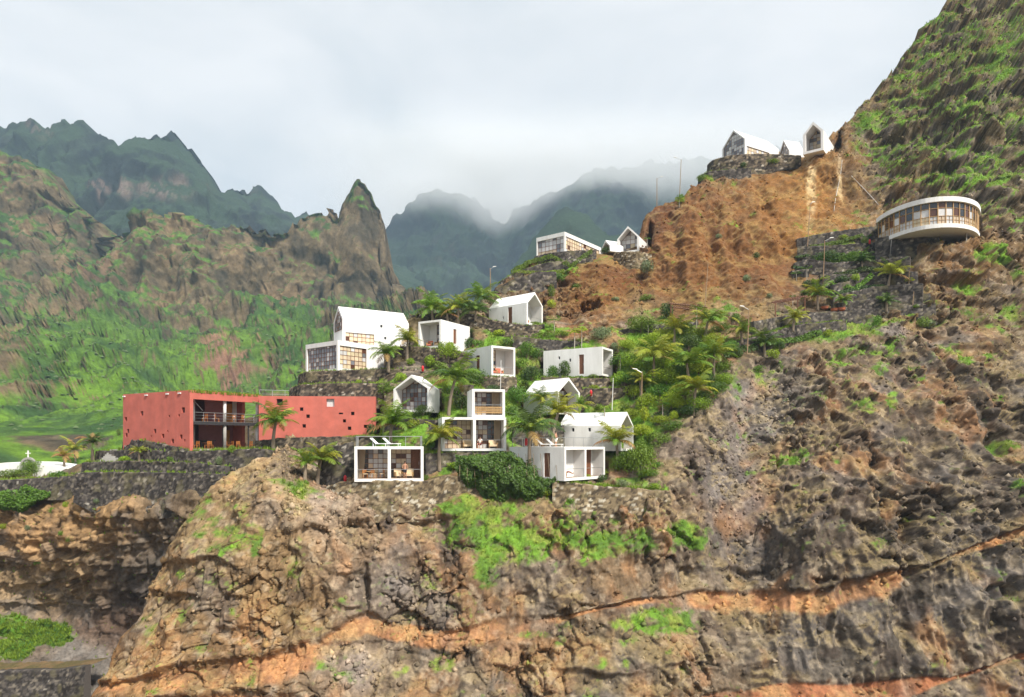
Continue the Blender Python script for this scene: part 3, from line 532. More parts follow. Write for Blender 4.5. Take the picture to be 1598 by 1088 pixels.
far('distant_ridge', [(-240,215),(-120,205),(0,201),(30,196),(48,184),(60,195),(72,202),(100,193),(130,198),(160,208),(185,224),(215,212),(240,211),(262,203),(285,217),(305,245),(322,262),(328,290),(350,301),(375,297),(388,299),(405,288),(420,300),(432,318),(450,332),(465,340),(478,331),(500,345),(540,385),(660,430)],
    [(-200,200,1150),(0,190,1150),(260,205,1150),(330,290,1150),(405,290,1400),(480,335,1400),(600,420,1350),(0,330,980),(260,330,1000),(330,350,1020),(450,380,1150),(0,480,850),(300,480,850),(600,500,1000),(-200,480,850)], 500, 2.4, 110, 55, 3.0, [(150,290,20,16,.9),(195,298,16,14,.9),(270,300,60,22,.85),(60,205,30,20,.6),(400,305,14,14,.5)])
far('distant_peak', [(540,400),(600,347),(625,330),(650,312),(690,300),(740,312),(765,332),(783,350),(798,332),(830,318),(870,296),(930,270),(1000,255),(1060,250),(1130,240),(1300,220),(1500,200)],
    [(600,345,1750),(690,300,1750),(783,350,1850),(870,300,1700),(1060,250,1700),(1300,220,1700),(1500,200,1700),(600,480,1300),(690,480,1250),(780,480,1300),(900,480,1250),(1100,480,1250),(1500,480,1250),(700,600,1000),(1100,600,1000)], 600, 2.6, 110, 60, 8.0, [(690,400,40,30,.3),(640,430,40,20,.25)])
far('foothill', [(700,520),(760,470),(800,425),(830,378),(860,338),(882,321),(905,329),(925,346),(950,366),(990,374),(1030,392),(1100,400)],
    [(700,520,800),(880,322,950),(830,380,900),(1000,375,900),(880,400,820),(950,430,760),(1100,400,900),(800,540,640),(1000,540,640)], 560, 2.6, 80, 22, 13.0, [(885,345,30,14,.7),(930,360,20,12,.6)])

# ---- the valley floor, out to the horizon
s_ = 9000; gm_ = MB().add([(-s_, -s_, -62), (s_, -s_, -62), (s_, s_, -62), (-s_, s_, -62)], [(0, 1, 2, 3)])
mat('valley_soil', (0.16, 0.12, 0.08), 0.95, 0.3, 0.02, 0.4, 0.3)
tag(gm_.build('ground', MATS['valley_soil']), kind='structure')
# ------------------------------------------------------------------ dry-stone terrace walls
m = mat_vcol('dry_stone', scale=9, var=0.22, bump=0.5, bdist=0.04, bscale=14)
mat_vcol('terrace_soil', scale=4, var=0.35, bump=0.8, bdist=0.06, bscale=7)
TONES = {'dark': [(66,62,60,.42),(88,83,80,.3),(110,104,98,.16),(136,128,116,.09),(176,170,160,.012)],
         'mid': [(66,60,56,.3),(92,84,76,.3),(120,108,94,.22),(150,136,116,.13),(190,182,168,.03)],
         'light': [(86,76,64,.22),(118,104,84,.28),(146,130,104,.26),(172,156,128,.17),(204,196,178,.07)]}
def stone_wall(pts, label, tone='dark', tread=1.6, soil='green', thick=0.7, step=0.15, stone=0.36, batter=0.10, name='stone_wall', cat='wall', lay='cliff_hillside', foot=1.7):
    """pts: (column, row of the top, row of the foot, distance or None to stand on the slope)"""
    tops = []; Ys = []
    for px, yt, yb, Y in pts:
        Ys.append(Y if Y else ground(px, yb, lay).y - 0.35)
    W = [(P(px, yt, Y), P(px, yb, Y)) for (px, yt, yb, _), Y in zip(pts, Ys)]
    # resample along the length
    seg = [0]
    for k in range(1, len(W)): seg.append(seg[-1] + max(0.05, (W[k][0].xy - W[k - 1][0].xy).length))
    L = seg[-1]; n = max(6, int(L / step)); s = np.linspace(0, L, n)
    A = np.array([[w_[0].x, w_[0].y, w_[0].z, w_[1].z] for w_ in W]); X, Yy, zt, zb = [np.interp(s, seg, A[:, k]) for k in range(4)]
    if len(W) > 2:                                               # round the corners of the line
        for arr in (X, Yy):
            k_ = max(1, int(0.7 / step)); pad = np.pad(arr, k_, mode='edge'); ker = np.ones(2 * k_ + 1) / (2 * k_ + 1); arr[1:-1] = np.convolve(pad, ker, 'valid')[1:-1]
    zt = zt + 0.10 * fbm(np.stack([s / 0.5, s * 0 + len(label), s * 0], 1), 3)
    zb = zb - foot; h = (zt - zb).max(); nr = max(4, int(h / step)); t = np.linspace(0, 1, nr)[:, None]
    dx, dy = np.gradient(X), np.gradient(Yy); nn = np.hypot(dx, dy) + 1e-9; nx, ny = dy / nn, -dx / nn
    sg = np.where(ny > 0, -1.0, 1.0); nx, ny = nx * sg, ny * sg       # outward: towards the valley
    Z = zb[None] + (zt - zb)[None] * t; off = batter * (zt[None] - Z)
    G = np.stack([X[None] + nx[None] * off, Yy[None] + ny[None] * off, Z], -1)
    p = G.reshape(-1, 3); f1, f2, ci = worley(p / np.array([stone, stone, stone * 0.72]) + 0.25 * fbm(p / stone, 2)[:, None])
    bul = (np.minimum(f2 - f1, 0.4) * 0.35 + (ci - 0.5) * 0.10) * stone * 1.3 + 0.10 * fbm(p / 1.5, 2)
    G2 = G + np.stack([nx, ny, nx * 0], -1)[None] * bul.reshape(nr, n)[..., None]
    tn = TONES[tone]; acc = np.cumsum([q[3] for q in tn]); cc = np.array([lin(*q[:3]) for q in tn])
    C = cc[np.minimum(np.searchsorted(acc, ci * acc[-1]), len(tn) - 1)] * (0.8 + 0.4 * vnoise(p / 0.8)[:, None] * 0.5)
    C = C * np.where(f2 - f1 < 0.07, 0.75, 1.0)[:, None] * 0.95
    lich = sstep(0.15, 0.4, fbm(p / 1.1 + 5, 4)); C = mixc(C, np.array(lin(122, 116, 84)), 0.35 * lich)
    # cap of the wall and its inner face
    cap = np.stack([X - nx * thick, Yy - ny * thick, zt + 0.05 * vnoise(np.stack([s / .4, s * 0, s * 0 + 3], 1))], -1); low = cap.copy(); low[:, 2] = zb
    V = np.concatenate([G2.reshape(-1, 3), cap, low]); Cc = np.concatenate([C, np.repeat(cc[1][None], n, 0), np.repeat(cc[0][None], n, 0)])
    idx = np.arange((nr + 2) * n).reshape(nr + 2, n); Q = np.stack([idx[:-1, :-1], idx[:-1, 1:], idx[1:, 1:], idx[1:, :-1]], -1).reshape(-1, 4)
    o = empty(name, (float(X[n // 2]), float(Yy[n // 2]), float(zb[n // 2]))); tag(o, label, cat, 'dry-stone terrace walls', 'thing')
    V = V - np.array(o.location)
    st = link('stonework', np_mesh('stonework', V, Q, np.clip(Cc, .01, .8), smooth=False), MATS['dry_stone'], o)
    for e in (0, n - 1):                                          # both ends closed with stone
        a = V.reshape(nr + 2, n, 3)[:, e]; me = MB().add(list(a[:nr]) + [a[nr], a[nr + 1]], [tuple(range(nr + 2))]).mesh('wall_end')
        at = me.color_attributes.new('col', 'FLOAT_COLOR', 'POINT'); at.data.foreach_set('color', np.tile(np.array([*cc[1], 1], np.float32), len(me.vertices))); link('wall_end', me, MATS['dry_stone'], o)
    if tread:
        m_ = 7; fr = np.linspace(0.25 * thick / (tread + thick), 1, m_)[:, None] * (tread + thick)
        T = np.stack([X[None] - nx[None] * fr, Yy[None] - ny[None] * fr, np.repeat(zt[None], m_, 0) - 0.06 + 0.02 * fr], -1).reshape(-1, 3)
        T[:, 2] += 0.10 * fbm(T / 0.8, 3)
        g = {'green': (88, 122, 34), 'earth': (116, 96, 70), 'lush': (96, 140, 30)}[soil]; k = sstep(-0.25, 0.25, fbm(T / 0.9 + 3, 3)); Ct = np.array(lin(*g))[None] * k[:, None] + np.array(lin(92, 84, 56))[None] * (1 - k[:, None])
        idx = np.arange(m_ * n).reshape(m_, n); Q = np.stack([idx[:-1, :-1], idx[:-1, 1:], idx[1:, 1:], idx[1:, :-1]], -1).reshape(-1, 4)
        link('planting_bed', np_mesh('planting_bed', T - np.array(o.location), Q, Ct), MATS['terrace_soil'], o)
        WALLTOPS.append((T, soil))
    return o
WALLTOPS = []
def auto(px, yt, yb): return (px, yt, yb, None)
SW = stone_wall
# front row, over the sea cliff
SW([(505,762,776,71.5),(530,752,784,70.6),(600,750,790,70.3),(668,751,788,71.2),(700,742,786,72.0),(738,744,784,72.3)], 'long pale stone wall carrying the white two-bay house with sun loungers', 'light', 1.0, 'earth')
SW([(862,752,792,71.6),(900,754,796,71.4),(950,760,796,71.8),(1000,763,790,72.2),(1046,766,784,73)], 'pale stone wall below the white corner house with the reclining person', 'light', 1.6, 'green')
SW([(730,720,750,73.6),(800,722,760,73.4),(866,742,768,73.4)], 'stone wall behind the hanging dark green creeper', 'mid', 2.0, 'green')
SW([(498,704,752,74.5),(530,694,750,73.5),(552,690,748,74.2)], 'dark stone wall at the flank of the white two-bay house', 'dark', 2, 'earth')
SW([(664,708,744,74.6),(700,706,722,75.4),(792,706,722,77.2)], 'dark stone footing below the white stacked house', 'dark', 2, 'green')
SW([(398,688,704,80.5),(430,684,706,80),(500,682,702,79.5),(592,682,700,79.5)], 'low grey stone wall along the foot of the long red block', 'mid', 2.5, 'earth')
SW([(800,672,704,80.5),(840,668,704,80.5),(880,664,700,81.5)], 'dark stone wall behind the roof terrace of the corner house', 'dark', 1.6, 'green')
SW([(600,660,690,81.5),(640,652,690,81),(690,656,684,81.5)], 'dark stone wall under the gabled house that faces the sea', 'dark', 1.5, 'green')
SW([(600,618,650,87),(640,612,640,88),(700,604,640,88),(735,600,650,86.5)], 'grey stone wall behind the gabled house that faces the sea', 'mid', 1.8, 'green')
# below the glazed villa
SW([(466,585,602,95),(478,580,600,91.6),(530,578,598,90.6),(590,576,600,91.2),(650,575,606,91.6)], 'rounded grey stone wall carrying the glazed flat-roofed villa', 'mid', 1.4, 'green')
SW([(452,606,622,93.5),(470,600,618,90.2),(530,598,618,88.8),(600,598,618,88.8),(650,600,622,89.3)], 'lower grey stone wall with a grassy top below the glazed villa', 'mid', 1.3, 'lush')
SW([(600,545,578,96),(640,540,575,95),(690,545,575,93.5),(730,552,580,93)], 'grey stone wall below the small cube house with the red chair', 'mid', 1.5, 'green')
SW([(740,586,606,91.3),(770,588,608,90.6),(806,588,606,92)], 'grey stone plinth under the cube house with the patterned sofa', 'mid', 1.2, 'green')
SW([(640,492,520,106.5),(690,488,520,104.5),(740,490,530,103.5),(770,500,532,102.6),(822,508,532,102.4),(850,506,530,103.5)], 'grey stone wall carrying the upper white gabled house', 'mid', 1.4, 'green')
SW([(800,524,545,100.5),(850,530,548,100),(930,534,552,99.5),(1000,536,556,99),(1060,540,560,97.5)], 'long dark stone wall above the low white house with two small windows', 'dark', 1.8, 'lush')
SW([(845,588,604,93.6),(900,590,606,92.4),(960,590,606,93.2)], 'grey stone plinth under the low white house with two small windows', 'mid', 1.2, 'green')
SW([(905,606,642,91),(940,606,640,90),(985,605,640,90.5),(1010,612,644,91)], 'grey stone wall with a grassy top behind the white lamp post', 'mid', 2.2, 'lush')
SW([(990,668,690,85),(1030,652,678,85.5),(1080,640,668,86)], 'dark stone wall at the lower edge of the palm garden', 'dark', 2, 'green')
SW([(985,560,590,95),(1040,568,596,93),(1100,566,596,92),(1150,560,590,92)], 'dark stone wall across the middle of the palm garden', 'dark', 2, 'green')
SW([(1130,540,572,93.5),(1160,530,566,94),(1200,520,556,95.5)], 'dark stone wall behind the timber lamp post of the palm garden', 'dark', 2, 'green')
SW([(960,516,540,101.5),(1020,506,530,101),(1090,502,524,101)], 'dark stone wall in front of the wider pergola', 'dark', 2.0, 'green')
# the knoll
SW([(772,452,480,117),(800,436,476,118),(840,424,474,119),(868,424,470,120)], 'broad dark stone bank of the knoll above the upper gabled house', 'dark', 2.2, 'earth', stone=0.5)
SW([(782,438,456,123.5),(812,422,440,124.5),(850,410,430,125.5),(900,405,422,126.5),(925,402,414,127.5)], 'upper dark stone bank below the hedge of the flat-roofed pavilion', 'dark', 2.2, 'lush', stone=0.5)
SW([(834,400,412,130),(860,394,406,127.4),(884,392,404,126.4),(930,390,402,129.4)], 'dark stone plinth under the flat-roofed glazed pavilion on the knoll', 'dark', 1.2, 'earth')
SW([(958,394,404,130),(980,392,414,127.5),(1000,393,428,126.4),(1022,398,426,127),(1030,404,418,128)], 'pale stone wall under the gabled house on the knoll', 'light', 1.6, 'earth')
SW([(1018,404,414,128),(1040,406,413,127.5),(1066,406,412,127)], 'low grey stone wall running from the knoll towards the brown slope', 'mid', 1.2, 'earth')
SW([(1104,258,272,163),(1112,250,272,159),(1140,242,270,156.6),(1180,240,264,156),(1220,241,256,155.6),(1250,243,252,155)], 'rounded stone wall under the glazed house at the summit', 'mid', 2.0, 'earth', stone=0.6, step=.2)
SW([(1090,276,286,158),(1104,268,284,155),(1140,264,282,153.5),(1172,262,276,153.5)], 'lower dark stone tier at the summit, grown with weeds', 'dark', 1.6, 'green', stone=0.6, step=.2)
# black lava terraces under the curved building
RT = [([(1244,372,384),(1300,362,376),(1372,352,368)], 'uppermost lava terrace wall beside the curved building'),
      ([(1244,384,404),(1290,384,404),(1340,380,404),(1372,378,400)], 'second lava terrace wall, behind the red box on a post'),
      ([(1262,404,424),(1300,410,428),(1360,406,424),(1420,400,418)], 'third lava terrace wall below the red box on a post'),
      ([(1240,410,418),(1262,404,416)], 'short lava step at the foot of the brown slope, upper one'),
      ([(1236,422,430),(1262,420,430)], 'short lava step at the foot of the brown slope, lower one'),
      ([(1280,428,448),(1340,428,448),(1420,420,444)], 'fourth lava terrace wall behind the large terrace palm'),
      ([(1300,444,464),(1360,430,452),(1420,424,446),(1432,424,446)], 'fifth lava terrace wall below the large terrace palm'),
      ([(1300,462,476),(1360,448,466),(1440,442,462)], 'sixth lava terrace wall across the slope'),
      ([(1300,474,490),(1380,464,482),(1452,458,476)], 'seventh lava terrace wall above the clay pots'),
      ([(1240,488,502),(1300,486,500),(1380,480,498),(1460,474,490)], 'lowest long lava terrace wall by the narrower pergola'),
      ([(1176,502,522),(1230,492,514),(1290,488,508),(1350,484,500)], 'lava wall in front of the narrower pergola'),
      ([(1190,522,546),(1250,506,522),(1320,500,512)], 'grassy lava wall below the white stone heap')]
for pts, lab in RT: SW([auto(*q) for q in pts], lab, 'dark', 1.3, 'green' if 'rass' in lab else 'earth', stone=0.4)
# under the curved building
SW([(1366,372,392,115.5),(1400,366,394,114.2),(1440,362,392,113.2),(1466,360,384,113)], 'dark stone wall right under the curved white building', 'dark', 0, stone=0.5)
# left terraces
B_ = 'ravine_slope'
SW([(118,738,758,82.5),(160,737,778,81.5),(240,737,784,79),(300,738,776,76.6),(346,740,756,75.5)], 'large black stone wall with white specks left of the rounded mound', 'dark', 2.2, 'lush', lay=B_, foot=2.0)
SW([(128,722,738,85),(200,719,736,82),(300,722,736,77.6),(352,728,738,76.3)], 'middle black stone terrace wall with a grassy edge under the red building', 'dark', 2.2, 'lush', lay=B_)
SW([(150,704,722,87),(200,702,720,84),(300,704,722,78.3),(400,700,716,77.4),(440,704,716,77)], 'upper black stone terrace wall right under the red building', 'dark', 2.0, 'green', lay=B_)
SW([(192,684,704,86.3),(230,688,706,83),(290,701,712,78.9)], 'curved dark stone footing of the red building', 'dark', 1.2, 'green', lay=B_)
SW([(-60,752,768,90),(0,750,764,88.5),(60,746,762,87.5),(126,742,762,86.5)], 'dark stone wall topped with white pebbles near the little church', 'dark', 2.4, 'green', lay=B_, foot=1.5)
SW([(66,742,752,90),(124,740,752,88)], 'short pale concrete-like stone wall end near the little church', 'light', 1.5, 'green', lay=B_)
SW([(-60,1048,1100,78),(0,1048,1100,77.5),(80,1046,1100,77),(134,1040,1100,76)], 'dark stone wall at the bottom of the ravine', 'dark', 2.5, 'earth', lay=B_)
# ------------------------------------------------------------------ house materials
mat('white_render', (0.80, 0.80, 0.79), 0.75, 0.035, 0.8, 0.15, 9, dirt=(0.50, 0.49, 0.46), dscale=0.55)
mat('red_render', (0.52, 0.135, 0.10), 0.85, 0.16, 0.7, 0.5, 11, dirt=(0.40, 0.13, 0.11), dscale=0.5)
mat('brown_wood', (0.17, 0.065, 0.03), 0.55, 0.25, 6, 0.2, 30)
mat('orange_wood', (0.42, 0.16, 0.04), 0.5, 0.2, 6)
mat('pale_wood', (0.45, 0.28, 0.12), 0.55, 0.2, 6)
mat('grey_concrete', (0.33, 0.32, 0.30), 0.85, 0.12, 3, 0.3, 12)
mat('floor_tile', (0.30, 0.22, 0.17), 0.6, 0.1, 3)
mat('pane_cream', (0.66, 0.54, 0.38), 0.18, 0.08, 2, rand=0.16)
mat('pane_milk', (0.60, 0.60, 0.60), 0.12, 0.06, 2, rand=0.18)
mat('pane_glass', (0.025, 0.028, 0.034), 0.04, spec=0.8)
mat('pane_grey', (0.20, 0.21, 0.235), 0.08, 0.06, 2, rand=0.3)
mat('pane_brown', (0.10, 0.045, 0.03), 0.2)
mat('steel', (0.52, 0.53, 0.54), 0.35, metal=0.8)
mat('dark_steel', (0.05, 0.05, 0.055), 0.45, metal=0.3)
mat('curtain_cloth', (0.62, 0.50, 0.36), 0.9, 0.08, 4, trans=0.25)
mat('hole_shade', (0.02, 0.018, 0.018), 0.9)  # matte near-black, painted in place of the shade inside open wall holes
mat('lounger_fabric', (0.86, 0.86, 0.88), 0.7)
mat('seat_cloth', (0.70, 0.55, 0.36), 0.9, 0.1, 8)
mat('pattern_cloth', (0.50, 0.16, 0.10), 0.9, 0.5, 9)
mat('red_paint', (0.62, 0.02, 0.03), 0.4)
mat('purple_render', (0.34, 0.14, 0.14), 0.8, 0.1, 2)
mat('yellow_wood', (0.52, 0.24, 0.05), 0.5, 0.15, 5)
M = MATS
def panel(mb, o, U, V, Nn, w_, h_, th, holes=()):
    """a wall of thickness th along Nn with rectangular openings (u0, v0, u1, v1) and their reveals"""
    o, U, V, Nn = Vector(o), Vector(U), Vector(V), Vector(Nn)
    us = sorted({0, w_, *[a for q in holes for a in (q[0], q[2])]}); vs = sorted({0, h_, *[a for q in holes for a in (q[1], q[3])]})
    pt = lambda u, v, n: o + U * u + V * v + Nn * n
    def hole(u, v): return any(q[0] < u < q[2] and q[1] < v < q[3] for q in holes)
    for i in range(len(us) - 1):
        for j in range(len(vs) - 1):
            if hole((us[i] + us[i + 1]) / 2, (vs[j] + vs[j + 1]) / 2): continue
            for n in (0, th): mb.add([pt(us[i], vs[j], n), pt(us[i + 1], vs[j], n), pt(us[i + 1], vs[j + 1], n), pt(us[i], vs[j + 1], n)], [(0, 1, 2, 3) if n == 0 else (3, 2, 1, 0)])
    def rev(a, b): mb.add([pt(*a, 0), pt(*b, 0), pt(*b, th), pt(*a, th)], [(0, 1, 2, 3)])
    for a0, b0, a1, b1 in list(holes) + [(0, 0, w_, h_)]:
        rev((a0, b0), (a1, b0)); rev((a1, b0), (a1, b1)); rev((a1, b1), (a0, b1)); rev((a0, b1), (a0, b0))
def clip(poly, x0, z0, x1, z1):
    for ax, lim, keep in ((0, x0, 1), (0, x1, -1), (1, z0, 1), (1, z1, -1)):
        out = []
        for i in range(len(poly)):
            a, b = poly[i], poly[(i + 1) % len(poly)]; da, db = (a[ax] - lim) * keep, (b[ax] - lim) * keep
            if da >= 0: out.append(a)
            if (da >= 0) != (db >= 0): t = da / (da - db); out.append((a[0] + (b[0] - a[0]) * t, a[1] + (b[1] - a[1]) * t))
        poly = out
        if len(poly) < 3: return []
    return poly
UNIT = MB().add([(0, 0, 0), (1, 0, 0), (1, 0, 1), (0, 0, 1), (0, 0.02, 0), (1, 0.02, 0), (1, 0.02, 1), (0, 0.02, 1)], [(0, 1, 2, 3), (7, 6, 5, 4), (0, 4, 5, 1), (3, 2, 6, 7), (0, 3, 7, 4), (1, 5, 6, 2)]).mesh('pane')
PANES = {}
def pane_mesh(mn):
    if mn not in PANES: me = UNIT.copy(); me.materials.append(M[mn]); PANES[mn] = me
    return PANES[mn]
def window(parent, poly, loc, rz, cell=0.52, wt=(('pane_cream', .6), ('pane_milk', .2), ('pane_glass', .2)), bar=0.05, wood='brown_wood', dark=()):
    """timber grid glazed with single panes; poly in x,z of the wall plane; dark: (x0, z0, x1, z1) with see-through glass"""
    x0, x1 = min(p[0] for p in poly), max(p[0] for p in poly); z0, z1 = min(p[1] for p in poly), max(p[1] for p in poly)
    nx, nz = max(1, round((x1 - x0) / cell)), max(1, round((z1 - z0) / cell)); cx, cz = (x1 - x0) / nx, (z1 - z0) / nz
    mb = MB(); b = bar / 2
    for i in range(1, nx):
        q = clip(poly, x0 + i * cx - b, z0, x0 + i * cx + b, z1)
        if q: mb.prism(q, -0.03, 0.05)
    for j in range(1, nz):
        q = clip(poly, x0, z0 + j * cz - b, x1, z0 + j * cz + b)
        if q: mb.prism(q, -0.028, 0.05)
    n = len(poly)
    for i in range(n):                                            # outer frame
        a, c = Vector((poly[i][0], 0, poly[i][1])), Vector((poly[(i + 1) % n][0], 0, poly[(i + 1) % n][1])); d = (c - a).normalized(); s = Vector((-d.z, 0, d.x)) * bar * 0.8
        mb.prism([((a + s * k).x, (a + s * k).z) if t == 0 else ((c + s * k).x, (c + s * k).z) for t, k in ((0, 0), (1, 0), (1, 1), (0, 1))], -0.045, 0.06)
    wn = mb.build('window', M[wood], parent); wn.location = loc; wn.rotation_euler = (0, 0, rz)
    for i in range(nx):
        for j in range(nz):
            q = clip(poly, x0 + i * cx + b, z0 + j * cz + b, x0 + (i + 1) * cx - b, z0 + (j + 1) * cz - b)
            if not q: continue
            xc, zc = x0 + (i + .5) * cx, z0 + (j + .5) * cz; r = random.random(); mn = wt[-1][0]; acc = 0
            for k, p_ in wt:
                acc += p_
                if r < acc: mn = k; break
            if any(a <= xc <= c and e_ <= zc <= f_ for a, e_, c, f_ in dark): mn = 'pane_glass'
            rect = abs((max(p[0] for p in q) - min(p[0] for p in q)) * (max(p[1] for p in q) - min(p[1] for p in q)) - (cx - bar) * (cz - bar)) < 1e-4 and len(q) == 4
            if rect:
                o = link('pane', pane_mesh(mn), None, wn); o.location = (x0 + i * cx + b, 0.01, z0 + j * cz + b); o.scale = (cx - bar, 1, cz - bar)
            else: MB().prism(q, 0.01, 0.03).build('pane', M[mn], wn)
    return wn
def door(parent, w_, h_, loc, rz, wood='brown_wood'):
    mb = MB().box(0, 0, 0, w_, 0.06, h_)
    for k in range(4): mb.box(w_ * .14, -0.02, h_ * (.06 + .23 * k), w_ * .86, 0, h_ * (.06 + .23 * k + .18))
    o = mb.build('door', M[wood], parent); o.location = loc; o.rotation_euler = (0, 0, rz)
    MB().bar((w_ * .88, -0.06, h_ * .45), (w_ * .88, -0.06, h_ * .55), 0.02).build('handle', M['steel'], o)
    return o
def rail(parent, pts, h_=1.0, step=1.6, mid=0, glassy=False, r_=0.028, name='railing'):
    mb = MB()
    for a, b in zip(pts[:-1], pts[1:]):
        a, b = Vector(a), Vector(b); n = max(1, round((b - a).length / step))
        for i in range(n + 1): c = a.lerp(b, i / n); mb.bar(c, c + Vector((0, 0, h_)), r_, 5)
        mb.bar(a + Vector((0, 0, h_)), b + Vector((0, 0, h_)), r_ * 1.1, 5)
        for k in range(mid): z = h_ * (k + 1) / (mid + 1); mb.bar(a + Vector((0, 0, z)), b + Vector((0, 0, z)), r_ * .6, 4)
    return mb.build(name, M['steel'], parent)
def curtain(parent, x0, x1, z0, z1, y):
    n = 24; mb = MB(); top = [(x0 + (x1 - x0) * i / n, y + 0.05 * math.sin(i * 1.4), z1) for i in range(n + 1)]; bot = [(x0 + (x1 - x0) * (0.75 if x1 > x0 else 1) * i / n, y + 0.08 * math.sin(i * 1.4 + .4), z0) for i in range(n + 1)]
    mb.add(top + bot, [(i, i + 1, n + 2 + i, n + 1 + i) for i in range(n)]); return mb.build('curtain', M['curtain_cloth'], parent, smooth=True)
def house(key, name, label, side=(), recess=2.0, t=0.28, bays=1, front=None, front_glazed=False, roof_t=None):
    """side: openings of the visible flank (kind, s0, s1, z0, z1), s measured back from the front corner"""
    q = H[key]; w_, d_, h_ = q.w, q.d, q.h; hr = q.hr; rt = roof_t or t
    o = empty(name, (q.a.x, q.a.y, q.zb), q.rz); tag(o, label, 'house', 'white houses of the hillside village', 'thing')
    holes = {'L': [], 'R': []}
    for kd, s0, s1, z0, z1 in side: holes[q.side].append((s0, z0 - t, s1, z1 - t))
    wt = (h_ - rt if hr is None else h_) - t
    mb = MB()
    panel(mb, (0, 0, t), (0, 1, 0), (0, 0, 1), (1, 0, 0), d_, wt, t, holes['L'])
    panel(mb, (w_, 0, t), (0, 1, 0), (0, 0, 1), (-1, 0, 0), d_, wt, t, holes['R'])
    bp = [(t, t), (w_ - t, t), (w_ - t, t + wt)] + ([(w_ / 2, hr - rt * 1.3)] if hr else []) + [(t, t + wt)]
    mb.prism(bp, d_ - t, d_ - 0.003)
    if bays == 2: mb.box(w_ / 2 - .16, 0, t, w_ / 2 + .16, recess, h_ - rt)
    mb.build('wall', M['white_render'], o)
    MB().box(0, 0, 0, w_, d_, t).build('floor_slab', M['white_render'], o)
    if not front_glazed: MB().box(t + .01, .25, t, w_ - t - .01, recess, t + .012).build('balcony_floor', M['floor_tile'], o)
    if hr is None: MB().box(0, 0, h_ - rt, w_, d_, h_).build('roof', M['white_render'], o)
    else:
        e_ = rt * 1.0
        MB().prism([(0, h_), (w_ / 2, hr), (w_, h_), (w_ - t, h_), (w_ / 2, hr - e_ * 1.25), (t, h_)], 0, d_).build('roof', M['white_render'], o)
    # openings of the flank
    for kd, s0, s1, z0, z1 in side:
        if q.side == 'L': loc = (t * .55, s1, z0); rz = R(-90)
        else: loc = (w_ - t * .55, s0, z0); rz = R(90)
        if kd == 'door': door(o, s1 - s0, z1 - z0, loc, rz)
        elif kd == 'hole': MB().box(.0, .06, 0, s1 - s0, .08, z1 - z0).build('pane_or_hole_shade', M['pane_glass'], o).location = loc; o.children[-1].rotation_euler = (0, 0, rz)
        else: window(o, [(0, 0), (s1 - s0, 0), (s1 - s0, z1 - z0), (0, z1 - z0)], loc, rz, cell=kd, wt=(('pane_cream', .72), ('pane_milk', .18), ('pane_brown', .06), ('pane_grey', .04)))
    # glazing across the room front
    y = 0.25 if front_glazed else recess
    o['inner'] = (t, w_ - t, t, h_ - rt)
    if front: front(o, q, t, y)
    return o
def poly_front(q, t, gap=0.02):
    p = [(t + gap, t + gap), (q.w - t - gap, t + gap), (q.w - t - gap, q.h - (t if q.hr is None else 0))]
    if q.hr: p.append((q.w / 2, q.hr - t * 1.35 - gap))
    return p + [(t + gap, q.h - (t if q.hr is None else 0))]
def grid(cell, wt=(('pane_cream', .55), ('pane_milk', .25), ('pane_glass', .2)), dark=None, wood='brown_wood'):
    def f(o, q, t, y): window(o, poly_front(q, t), (0, y, 0), 0, cell, wt, dark=[tuple(k) for k in dark(q)] if dark else (), wood=wood)
    return f
WARM = (('pane_cream', .62), ('pane_milk', .22), ('pane_brown', .08), ('pane_glass', .08)); COOL = (('pane_milk', .68), ('pane_cream', .12), ('pane_grey', .2)); DIM = (('pane_grey', .62), ('pane_brown', .13), ('pane_milk', .2), ('pane_glass', .05))

# ---- white two-bay house with sun loungers on its roof
def f_deck(o, q, t, y):
    m = q.w / 2; z1 = q.h - t
    window(o, [(t, t), (m - .16, t), (m - .16, z1), (t, z1)], (0, y, 0), 0, .5, (('pane_milk', .5), ('pane_cream', .2), ('pane_grey', .3)), dark=[(t, t, 1.1, z1)]); curtain(o, t + .05, t + .75, t, z1, y - .15)
    window(o, [(m + .16, t), (q.w - t - .95, t), (q.w - t - .95, z1), (m + .16, z1)], (0, y, 0), 0, .5, WARM); door(o, .93, z1 - t, (q.w - t - .94, y, t), 0)
    rail(o, [(t, .12, t), (m - .16, .12, t)], .95, 9); rail(o, [(m + .16, .12, t), (q.w - t, .12, t)], .95, 9)
    rail(o, [(.15, 5.0, q.h), (.15, .25, q.h), (q.w - .15, .25, q.h), (q.w - .15, 5.0, q.h)], 1.05, 1.75)
HS = {}
HS['deck'] = house('deck', 'white_house', 'white two-bay house on the cliff edge with two white loungers on its roof', recess=2.3, bays=2, front=f_deck)
def f_corner(o, q, t, y):
    m = q.w / 2; z1 = q.h - t
    MB().box(t, y, t, q.w - t, y + .1, z1).build('room_wall', M['white_render'], o)
    window(o, [(t, t), (t + 1.2, t), (t + 1.2, z1), (t, z1)], (0, y - .06, 0), 0, .5, WARM)
    door(o, .9, z1 - t, (m + .3, y - .07, t), 0); door(o, 1.2, z1 - t, (q.w - t - 1.6, y - .07, t), 0)
    rail(o, [(t, .12, t), (m - .16, .12, t)], .95, 9); rail(o, [(m + .16, .12, t), (q.w - t, .12, t)], .95, 9)
    rail(o, [(q.w - .15, .25, q.h), (.15, .25, q.h), (.15, q.d - .3, q.h), (q.w - .3, q.d - .3, q.h)], 1.0, 1.7)
HS['corner'] = house('corner', 'white_house', 'white corner house with a roof terrace railing and a person reclining on its balcony', side=[('door', 1.9, 2.75, .35, 2.9), ('hole', 3.9, 4.1, 1.3, 1.5)], recess=1.5, bays=2, front=f_corner)
